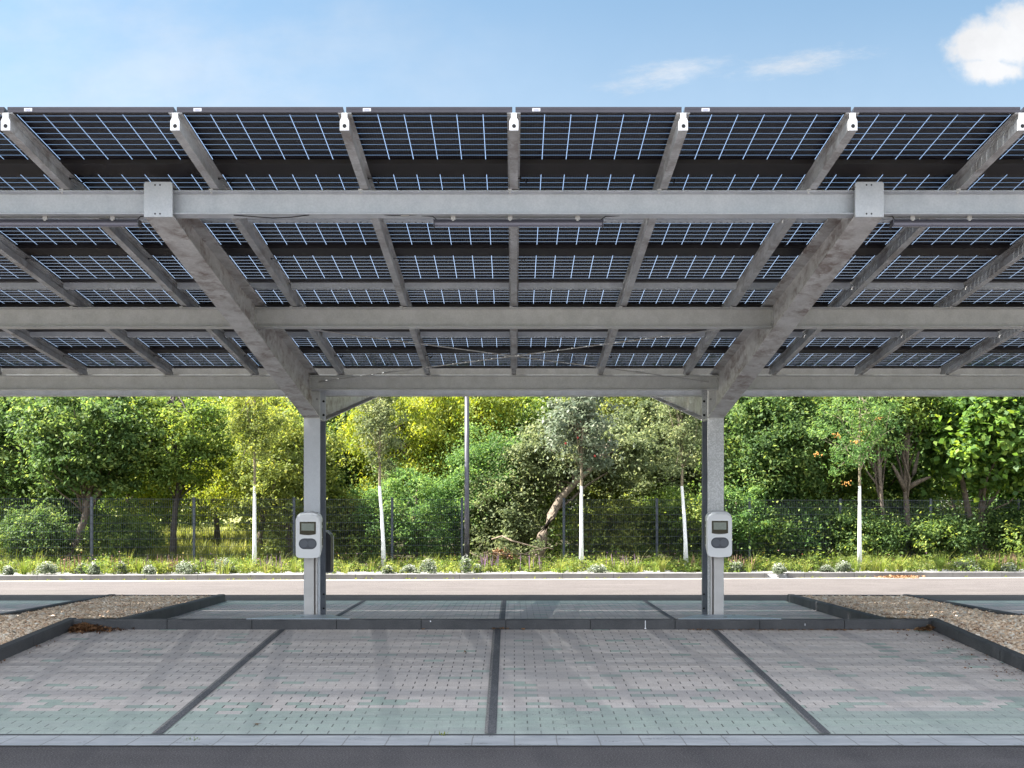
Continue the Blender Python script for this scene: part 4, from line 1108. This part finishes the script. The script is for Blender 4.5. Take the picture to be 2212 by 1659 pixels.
std_tree('sunlit yellow green ash behind the straight dark trunk', 470, 37.0, 420, 800, 1130, 'lime', 24, n_cl=130, per=120, size=.13, spread=.55, droop=.8, aspect=.4)
std_tree('light green tree between the young oak and the dark trunk', 280, 38.0, 330, 800, 1120, 'mid', 25, n_cl=100, per=120, size=.13, spread=.6)
std_tree('olive bushy tree just left of the left column', 625, 30.6, 230, 880, 1190, 'olive', 26, n_cl=85, per=130, size=.10, spread=.42, bark='bark')
std_tree('small round bush between the dark trunk and the white stem', 560, 33.5, 230, 900, 1120, 'lime', 27, n_cl=60, per=110, size=.11, spread=.45, droop=.8, aspect=.4)
std_tree('dark blue green tree behind the left column', 745, 35.0, 240, 800, 1150, 'dark', 28, n_cl=110, per=130, size=.12, spread=.5)
# centre
std_tree('bright yellow ash right of the left column', 880, 33.5, 300, 800, 1090, 'lime', 29, n_cl=120, per=120, size=.13, spread=.5, droop=.9, aspect=.38)
std_tree('yellow green ash directly behind the lamp post', 1010, 35.0, 250, 800, 1080, 'lime', 30, n_cl=90, per=120, size=.13, spread=.5, droop=.8, aspect=.4)
std_tree('bright green locust bush at the fence left of the lamp post', 900, 30.6, 270, 1010, 1200, 'fern', 31, name='bush', cat='bush', group='bushes behind the fence', n_cl=80, per=150, size=.075, spread=.40, trunk_r=.05, limbs=14)
std_tree('bright green locust tree just right of the lamp post', 1055, 31.0, 200, 930, 1190, 'fern', 32, n_cl=85, per=160, size=.075, spread=.42, trunk_r=.07)
std_tree('mid green tree in the centre behind the heap', 1150, 36.0, 330, 800, 1130, 'mid', 33, n_cl=120, per=120, size=.12, spread=.55)
D = 29.4
tree('leaning_tree', 'grey green tree with a thick leaning tan trunk in the fence gap', at(1163, D), at(1300, D, 960), ((px(1250, D), D + .9, pz(985, D)), (2.2, 1.0, 0.95)), 'grey', 'bark_lean', .155, 100, 120, .10, .42, 34, limbs=34,
     path=[at(1160, D), at(1172, D, 1155), at(1190, D, 1115), at(1210, D, 1078), at(1245, D, 1040), at(1290, D, 1000), at(1320, D, 950)])
std_tree('grey green bushy tree over the leaf heap', 1085, 30.2, 170, 1020, 1190, 'grey', 35, name='bush', cat='bush', group='bushes behind the fence', n_cl=55, per=130, size=.09, spread=.36, trunk_r=.05, limbs=12)
std_tree('pale olive tree behind the third white stem', 1330, 35.0, 330, 800, 1110, 'olive', 36, n_cl=120, per=130, size=.11, spread=.55)
std_tree('grey green tree left of the right column', 1450, 33.0, 260, 800, 1110, 'grey', 37, n_cl=100, per=130, size=.11, spread=.5)
# right
std_tree('dark green oak right of the right column', 1660, 32.0, 260, 800, 1110, 'dark', 38, n_cl=120, per=140, size=.115, spread=.5, bark='bark')
std_tree('bright green locust bush right beside the right column', 1590, 30.4, 150, 1045, 1200, 'fern', 39, name='bush', cat='bush', group='bushes behind the fence', n_cl=55, per=150, size=.075, spread=.36, trunk_r=.05, limbs=12)
std_tree('mid green tree between the right column and the rowan', 1780, 34.0, 260, 800, 1100, 'mid', 40, n_cl=100, per=130, size=.12, spread=.5)
D = 30.8
tree('slender_tree', 'thin bent trunk just right of the rowan stem, behind the fence', at(1915, D), at(1895, D, 800), ((px(1890, D), D + .6, pz(900, D)), (1.2, 1.0, 1.0)), 'dark', 'bark', .075, 45, 110, .11, .45, 41, limbs=18,
     path=[at(1917, D), at(1910, D, 1150), at(1905, D, 1085), at(1899, D, 1010), at(1897, D, 940), at(1893, D, 850)])
D = 31.2
tree('slender_tree', 'straight trunk with bare dead twigs, left of the maple', at(1958, D), at(1960, D, 800), ((px(1965, D), D + .4, pz(870, D)), (1.3, 1.1, 0.8)), 'mid', 'bark', .105, 50, 110, .11, .45, 42, limbs=18,
     path=[at(1958, D), at(1961, D, 1130), at(1956, D, 1060), at(1958, D, 990), at(1960, D, 920), at(1962, D, 830)],
     extra_trunks=([at(1957, D, 1060), at(1942, D, 1030), at(1925, D, 1000)], [at(1958, D, 1050), at(1975, D, 1020), at(1985, D, 975)], [at(1958, D, 1055), at(1985, D, 1040), at(2010, D, 1030)]))
D = 31.4
tree('maple_tree', 'broad leaved maple with two trunks at the right edge', at(2122, D), at(2118, D, 800), ((px(2140, D), D - .2, pz(930, D)), (2.0, 1.6, 1.75)), 'maple', 'bark', .14, 105, 75, .19, .50, 43, limbs=30, aspect=.85,
     path=[at(2125, D), at(2120, D, 1150), at(2122, D, 1080), at(2120, D, 1000), at(2118, D, 930), at(2125, D, 840)],
     extra_trunks=([at(2112, D), at(2098, D, 1140), at(2085, D, 1070), at(2070, D, 1000), at(2066, D, 900)], [at(2120, D, 1000), at(2145, D, 960), at(2165, D, 920)]))
std_tree('dark green tree behind the slender trunks', 1900, 37.0, 420, 800, 1140, 'dark', 44, n_cl=140, per=130, size=.13, spread=.6)
std_tree('dark maple beyond the right picture edge', 2290, 33.0, 330, 800, 1180, 'maple', 45, n_cl=90, per=110, size=.17, spread=.55, aspect=.85)
# low undergrowth behind the right fence
for i, (xp, w_, yt, sp_, lab) in enumerate(((1480, 220, 1060, 'mid', 'green low bush behind the fence left of the right column'), (1330, 190, 1080, 'olive', 'olive low bush behind the fence by the third white stem'),
        (1720, 210, 1090, 'fern', 'shady fern like bush left of the rowan stem'), (1840, 170, 1100, 'dark', 'shady bush right behind the rowan stem'), (2020, 190, 1110, 'dark', 'dark low bush between straight trunk and maple'),
        (2190, 150, 1090, 'dark', 'dark low bush right of the maple trunks'), (90, 260, 1090, 'dark', 'dark low bush at the far left behind the fence'), (270, 150, 1120, 'mid', 'green low bush right of the young oak trunk'),
        (760, 120, 1070, 'olive', 'olive low bush behind the fence right of the left column'), (1650, 120, 1120, 'dark', 'low dark bush behind the fence right of the right column'))):
    std_tree(lab, xp, 30.9 + 0.3 * (i % 3), w_, yt, 1205, sp_, 60 + i, name='bush', cat='bush', group='bushes behind the fence', n_cl=55, per=120, size=.09, spread=.38, trunk_r=.04, limbs=12)
# far row of trees, then the wood behind
rr_ = np.random.default_rng(99)
backs = [(-60, 'dark'), (130, 'mid'), (360, 'mid'), (590, 'olive'), (800, 'mid'), (1010, 'mid'), (1230, 'dark'), (1440, 'mid'), (1640, 'dark'), (1850, 'dark'), (2060, 'mid'), (2270, 'dark')]
names_b = ['at the left edge', 'above the young oak', 'above the straight dark trunk', 'left of the left column', 'right of the left column', 'above the lamp post', 'in the centre', 'left of the right column', 'right of the right column', 'above the rowan', 'above the maple', 'at the right edge']
for i, ((xp, sp_), nb) in enumerate(zip(backs, names_b)):
    std_tree('tall %s tree of the back row, %s' % ({'dark': 'dark green', 'mid': 'green', 'olive': 'olive'}[sp_], nb), xp, 42.0 + 2.5 * (i % 3), 330, 815, 1165, sp_, 80 + i, n_cl=130, per=75, size=.16, spread=.7, group='back row of trees', trunk_r=.16, ry=2.4)
n = 1100
cl = np.stack([rr_.uniform(-44, 44, n), rr_.uniform(52, 57, n), 0.9 + 6.6 * rr_.uniform(0, 1, n) ** 0.9], 1)
V, Fc, tt = leaves(cl, np.full(n, 1.25), 70, .30, rr_)
tag(np_mesh('woodland', V, Fc, LEAF['mid'], tt), kind='stuff')

fl = MB()
for i in range(16):
    xa, xb = -5.0 + i * 2.0, -3.0 + i * 2.0
    for ya, yb in ((31.5, 37.0), (37.0, 45.0), (45.0, 60.0)):
        fl.quad([(xa, ya, gp(ya) + .006), (xb, ya, gp(ya) + .006), (xb, yb, gp(yb) + .006), (xa, yb, gp(yb) + .006)])
tag(fl.build('woodland_floor', M['soil']), kind='structure')
n = 620
uD = rr_.uniform(29.6, 38.0, n); ux = np.array([px(rr_.uniform(690, 2350), d) for d in uD])
cl = np.stack([ux, uD, np.array([gp(d) for d in uD]) + .1 + 1.0 * rr_.uniform(0, 1, n) ** 1.6], 1)
V, Fc, tt = leaves(cl, np.full(n, .36), 55, .10, rr_)
tag(np_mesh('undergrowth', V, Fc, LEAF['mid'], tt), kind='stuff')
n = 120
uD = rr_.uniform(30.0, 38.0, n); ux = np.array([px(rr_.choice([rr_.uniform(-80, 270), rr_.uniform(600, 700)], p=[.8, .2]), d) for d in uD])
cl = np.stack([ux, uD, np.array([gp(d) for d in uD]) + .1 + .8 * rr_.uniform(0, 1, n) ** 1.6], 1)
V, Fc, tt = leaves(cl, np.full(n, .36), 50, .10, rr_)
tag(np_mesh('undergrowth', V, Fc, LEAF['olive'], tt), kind='stuff')

# young street trees with white painted stems
def stem(xp, yb, yw, label, species, seed, wpx, ytop, ybot, name, size=.075, n_cl=46, per=60, bend=0, D=26.9, fruit=None, spread=.24, asp=.45):
    s = F / D; b = (px(xp, D), D, 0.165)
    tp = [b, at(xp - bend * .15, D, 1170), at(xp - bend * .5, D, 1110), at(xp - bend, D, 1050), at(xp - bend * .9, D, 980), at(xp - bend * 1.0, D, 900), at(xp - bend, D, 800)]
    t, cl = tree(name, label, b, tp[-1], ((px(xp - bend, D), D, pz((ytop + ybot) / 2, D)), (wpx / 2 / s, wpx / 2 / s, (ybot - ytop) / 2 / s)), species, 'youngbark', .054, n_cl, per, size, spread, seed, 'young trees with white painted stems', fill=.1, limbs=30, aspect=asp, white=pz(yw, D), path=tp, flat=.8, f0=.56, limb_k=.45)
    if fruit:
        r = np.random.default_rng(seed + 5)
        mat, pos, rad, num = fruit
        m = MB()
        for (fx, fy_) in pos:
            c = Vector(at(fx, D - 0.25, fy_))
            for k in range(num):
                q = c + Vector((r.normal(0, rad * 1.3), r.normal(0, rad), r.normal(0, rad * .7))) * (1 if num > 1 else 0)
                m.tube([q - Vector((0, 0, .018 if num > 1 else .035)), q, q + Vector((0, 0, .018 if num > 1 else .035))], [.006, .02 if num > 1 else .038, .006], 6)
        o = m.build('fruit', M[mat], t, smooth=True)
    return t
stem(550, 1235, 1065, 'young tree with white stem left of the left column', 'olive', 51, 120, 760, 1065, 'young_tree')
stem(829, 1232, 1046, 'young tree with white stem right of the left column', 'grey', 52, 100, 760, 1050, 'young_tree', bend=9)
stem(1256, 1228, 1033, 'young apple tree with white stem and silvery leaves near the gap', 'silver', 53, 180, 780, 1040, 'young_apple_tree', size=.12, n_cl=60, per=42, spread=.30, fruit=('apple', ((1248, 945), (1253, 912), (1222, 958), (1285, 985)), .0, 1))
stem(1482, 1228, 1050, 'young tree with white stem left of the right column', 'grey', 54, 110, 760, 1055, 'young_tree', bend=9)
stem(1857, 1230, 1048, 'young rowan with white stem and orange berry clusters', 'fern', 55, 190, 800, 1055, 'young_rowan', size=.10, n_cl=44, per=40, asp=.28, spread=.28, fruit=('berry', ((1806, 941), (1899, 905), (1868, 935), (1850, 956), (1766, 981), (1828, 1044)), .045, 14))

# heap of leaves and twigs in the fence gap
r = np.random.default_rng(71)
D = 27.9; hx = px(1085, D)
t = thing('garden_waste_heap', 'heap of brown leaves and cut branches below the leaning trunk', 'heap', (hx, D, 0.19))
pts = []
for i in range(2600):
    a, b = r.normal(0, .42), r.normal(0, .35); hgt = .50 * math.exp(-(a / .55) ** 2 - (b / .5) ** 2); pts.append((hx + a, D + b, .19 + hgt * r.uniform(.3, 1)))
V, Fc, tt = leaf_litter('x', np.array(pts), (.03, .065), 72, flat=.3)
np_mesh('dry_leaves', V, Fc, M['litter'], tt, t)
m = MB()
for i in range(26):
    a = r.uniform(-.75, .75); q = np.array((hx + a, D + r.normal(0, .25) - .1, .25 + .35 * r.uniform(0, 1)))
    e = q + np.array((r.uniform(-.7, .7), r.uniform(-.2, .2), r.uniform(-.05, .25)))
    m.tube(crooked(q, e, r, .2, 4), [.016, .014, .011, .008, .004], 5)
m.tube([at(1062, D, 1165), at(1085, D - .1, 1158), at(1105, D - .3, 1168), at(1135, D - .3, 1176), at(1165, D - .3, 1184)], [.02, .024, .022, .018, .012], 6)
m.build('cut_branches', M['bark_tan'], t)
cl = np.stack([hx + r.normal(0, .55, 26), D + r.normal(0, .2, 26), .35 + r.uniform(0, .65, 26)], 1)
V, Fc, tt = leaves(cl, np.full(26, .2), 40, .085, r); np_mesh('wilted_leaves', V, Fc, LEAF['grey'], tt, t)

# planting: white cushions, flower spikes, grass tufts, mixed cover
def bedz(x, D): return strip_z(D, x)
def cushion(xp, D, wpx, h, seed, label):
    r = np.random.default_rng(seed); x = px(xp, D); w_ = wpx * D / F / 2
    t = thing('white_flower_cushion', label, 'plant', (x, D, bedz(x, D)), 'white flowering cushions along the kerb')
    n = 420; a = r.uniform(0, 6.28, n); q = np.sqrt(r.uniform(0, 1, n)) * (0.72 + 0.28 * np.sin(a * 2 + seed) + 0.16 * np.sin(a * 3 + seed * 1.7)); h = h * (0.85 + 0.3 * r.uniform())
    P_ = np.stack([x + np.cos(a) * q * w_, D + np.sin(a) * q * w_ * .8, bedz(x, D) + h * np.sqrt(np.clip(1 - q * q, 0, 1)) * r.uniform(.15, 1, n)], 1)
    V, Fc, tt = leaves(P_, np.full(n, .03), 2.2, .05, r); np_mesh('foliage', V, Fc, LEAF['silver'], tt, t)
    n = 210; a = r.uniform(0, 6.28, n); q = np.sqrt(r.uniform(0, 1, n)) * (0.75 + 0.30 * np.sin(a * 2 + seed) + 0.18 * np.sin(a * 3 + seed * 1.7))
    P_ = np.stack([x + np.cos(a) * q * w_, D + np.sin(a) * q * w_ * .8, bedz(x, D) + .015 + h * np.sqrt(np.clip(1.08 - q * q, 0.05, 1.1)) * r.uniform(.45, 1.15, n)], 1)
    V, Fc, tt = leaf_litter('x', P_, (.008, .020), seed, flat=.5); np_mesh('blossoms', V, Fc, M['flower'], tt, t)
cush = [(18, 26, .26, 'at the left picture edge'), (100, 38, .30, 'second from the left edge'), (178, 26, .22, 'third from the left edge'), (203, 22, .18, 'just right of the third, low and small'),
        (262, 22, .34, 'tall and narrow, below the left fence bay'), (322, 26, .20, 'low one left of the widest cushion'), (402, 50, .24, 'widest left one below the straight dark trunk'), (484, 42, .24, 'left of the first white stem'),
        (838, 24, .22, 'right beside the second white stem'), (885, 26, .20, 'left of the round one by the lamp post'), (925, 34, .26, 'between second white stem and lamp post'), (1006, 30, .36, 'tall round one in front of the lamp post'), (1032, 22, .20, 'low one just right of the lamp post'),
        (1292, 36, .22, 'right of the apple tree stem'), (1590, 40, .20, 'right of the right column'), (1822, 34, .22, 'left of the rowan stem'), (1785, 30, .18, 'low one further left of the rowan stem'), (2085, 42, .28, 'below the maple trunks'), (2180, 30, .2, 'near the right picture edge')]
for i, (xp, w_, h, lab) in enumerate(cush):
    cushion(xp, kd(px(xp, 25.8)) + .30 + .42 * ((i * 7) % 5) / 4, w_ * (1.0 + .5 * ((i * 3) % 4) / 3), h * (.75 + .45 * ((i * 5) % 4) / 3), 200 + i, 'white flowering cushion %s' % lab)
x = px(1682, 25.7); D = kd(x) + .02
cushion(1682, D, 44, .20, 231, 'white flowering cushion spilling through the kerb gap')

def blades(x, D, z, n, h, w_, r, lean=.5):
    a = r.uniform(0, 6.28, n); l = h * r.uniform(.5, 1.1, n); q = r.uniform(0, .06, n)
    bx, by = x + np.cos(a) * q, D + np.sin(a) * q; le = lean * r.uniform(.2, 1.0, n)
    pts = []
    for f, k in ((0, 1.0), (.5, .8), (1, .1)):
        ox, oy = np.cos(a) * l * le * f * f, np.sin(a) * l * le * f * f; oz = l * (f - .25 * le * f * f)
        sx_, sy_ = -np.sin(a) * w_ * k, np.cos(a) * w_ * k
        pts.append((np.stack([bx + ox - sx_, by + oy - sy_, z + oz], 1), np.stack([bx + ox + sx_, by + oy + sy_, z + oz], 1)))
    V = np.stack([pts[0][0], pts[0][1], pts[1][0], pts[1][1], pts[2][0], pts[2][1]], 1).reshape(-1, 3)
    b = np.arange(n)[:, None] * 6
    Fc = np.concatenate([b + np.array([[0, 1, 3, 2]]), b + np.array([[2, 3, 5, 4]])], 0)
    return V, Fc, np.tile(np.clip(r.uniform(.2, .8) + r.normal(0, .15, n), 0, 1), 2)
def tuft(xp, dy, h, seed, label):
    r = np.random.default_rng(seed); x = px(xp, 25.9); D = kd(x) + dy; x = px(xp, D); z = bedz(x, D)
    V, Fc, tt = blades(x, D, z, 90, h, .007, r, .7)
    tag(np_mesh('grass_tuft', V, Fc, M['grass'], tt, None, (x, D, z)), label, 'plant', 'grass tufts along the kerb')
for i, (xp, h, lab) in enumerate(((52, .42, 'green grass tuft between the first two white cushions'), (300, .40, 'green grass tuft left of the tall narrow cushion'), (345, .42, 'arching grass tuft right of the tall narrow cushion'), (690, .34, 'grass tuft just right of the left column'),
        (1210, .32, 'bright grass tuft right of the leaf heap'), (1430, .40, 'grass tuft left of the fourth white stem'), (1905, .42, 'arching grass tuft right of the rowan stem'), (1890, .34, 'short grass tuft at the foot of the rowan stem'),
        (1945, .45, 'grass tuft below the straight trunk'), (2030, .5, 'tall grass tuft left of the maple trunks'), (2140, .35, 'grass tuft right of the maple trunks'))):
    tuft(xp, .5 + .15 * (i % 2), h, 300 + i, lab)
def spikes(xp, n, h, seed, label, purple):
    r = np.random.default_rng(seed); x = px(xp, 25.9); D = kd(x) + .75; x = px(xp, D); z = bedz(x, D)
    t = thing('flower_spike_clump', label, 'plant', (x, D, z), 'clumps of flower spikes along the kerb')
    cl = np.stack([x + r.normal(0, .16, 30), D + r.normal(0, .1, 30), z + r.uniform(.04, .16, 30)], 1)
    Vl, Fl, tl = leaves(cl, np.full(30, .06), 10, .055, r); np_mesh('foliage', Vl, Fl, LEAF['olive'], tl, t)
    for i in range(n):
        a = np.array((x + r.normal(0, .2), D + r.normal(0, .1), z + .06)); b = a + np.array((r.normal(0, .03), r.normal(0, .03), h * r.uniform(.6, 1.1)))
        mid = a + (b - a) * .4
        m = MB(); m.tube([a, mid, a + (b - a) * .7, b], [.003, .007, .008, .003], 5)
        o = m.build('flower_spike', M['spike'], t)
        at_ = o.data.attributes.new('tint', 'FLOAT', 'FACE'); at_.data.foreach_set('value', np.full(len(o.data.polygons), .0, np.float32) + (.85 if purple else .35) + r.uniform(-.15, .15, len(o.data.polygons)).astype(np.float32))
for i, (xp, n, pu, lab) in enumerate(((150, 14, 0, 'rust coloured flower spikes between second and third white cushion'), (262, 12, 0, 'rust coloured spikes beside the tall narrow cushion'), (370, 22, 0, 'wide clump of rust spikes left of the widest cushion'), (350, 10, 1, 'purple spikes left of the wide rust clump'),
        (440, 12, 1, 'purple spikes between the widest cushion and first white stem'), (585, 14, 1, 'purple spikes right of the first white stem'), (1058, 12, 1, 'purple spikes in front of the leaf heap'), (1160, 10, 1, 'purple spikes at the right end of the leaf heap'),
        (1505, 16, 0, 'rust spikes just left of the right column'), (1600, 22, 0, 'rust spikes right of the right column'), (2165, 22, 0, 'rust spikes near the right picture edge'), (1350, 12, 1, 'purple spikes right of the apple tree'))):
    spikes(xp, n, .36, 330 + i, lab, pu)
# mixed ground cover, one mass
r = np.random.default_rng(77)
Vs, Fs, Ts, Ms = [], [], [], []; off = 0
for i in range(1150):
    x = r.uniform(-13.5, 14.0); D = kd(x) + .35 + .25 * math.sin(x * 2.3) ** 2 + 1.9 * r.uniform(0, 1); z = bedz(x, D); k = r.uniform()
    if k < .45: V, Fc, tt = blades(x, D, z, int(r.integers(8, 30)), .10 + .55 * r.uniform(0, 1) ** 2, .005, r, .8); mi = 0
    else:
        c = np.stack([x + r.normal(0, .14, 12), D + r.normal(0, .1, 12), z + r.uniform(.02, .20 * r.uniform(.5, 1.6), 12)], 1)
        V, Fc, tt = leaves(c, np.full(12, .06), 9, .055, r); mi = 1 if k < .75 else 2
    Vs.append(V); Fs.append(Fc + off); Ts.append(tt); Ms.append(np.full(len(Fc), mi)); off += len(V)
tag(np_mesh('ground_cover', np.concatenate(Vs), np.concatenate(Fs), [M['grass'], LEAF['olive'], LEAF['mid']], np.concatenate(Ts), mi=np.concatenate(Ms)), kind='stuff')
n = 900
x = r.uniform(-13.5, 14, n); D = 24.7 + (x + 11.67) * .0566 + r.uniform(.3, 2.0, n); P_ = np.stack([x, D, .2 + r.beta(1.6, 3, n) * .55], 1)
V, Fc, tt = leaf_litter('x', P_, (.010, .022), 78, flat=.4)
st_ = MB()
for i in range(0, n): st_.tube([(P_[i, 0], P_[i, 1], .16), (P_[i, 0] + .01, P_[i, 1], P_[i, 2] + .005)], .0025, 3)
o = tag(np_mesh('small_blooms', V, Fc, M['bloom'], tt), kind='stuff')
o2 = st_.build('bloom_stems', LEAF['olive']); tag(o2, kind='stuff')
# weeds at the kerb foot
Vs, Fs, Ts = [], [], []; off = 0
for i in range(90):
    x = r.uniform(-11.5, 11.8); D = kd(x) - .02
    if gap0 - .1 < x < gap1 + .1: continue
    V, Fc, tt = blades(x, D, Z_FAR, 6, r.uniform(.03, .10), .006, r, .9); Vs.append(V); Fs.append(Fc + off); Ts.append(tt * .4 + .5); off += len(V)
tag(np_mesh('kerb_weeds', np.concatenate(Vs), np.concatenate(Fs), M['grass'], np.concatenate(Ts)), kind='stuff')
for xg, Dg, lab in ((px(955, 8.1), 8.09, 'tiny green weed in the seam left of the centre line'), (px(415, 7.9), 7.9, 'tiny weed in the pale gutter at lower left')):
    V, Fc, tt = blades(xg, Dg, 0.0, 14, .035, .003, r, .9)
    tag(np_mesh('seam_weed', V, Fc, M['grass'], tt, None, (xg, Dg, 0)), lab, 'weed')
# meadow grass seen through the left fence
Vs, Fs, Ts = [], [], []; off = 0
for i in range(2600):
    D = r.uniform(30.5, 46); xx = px(r.uniform(230, 720), D)
    V, Fc, tt = blades(xx, D, gp(D), 9, r.uniform(.2, .55), .010, r, .6); Vs.append(V); Fs.append(Fc + off); Ts.append(np.clip(tt * .4 + .55, 0, 1)); off += len(V)
tag(np_mesh('meadow_grass', np.concatenate(Vs), np.concatenate(Fs), M['grass'], np.concatenate(Ts)), kind='stuff')
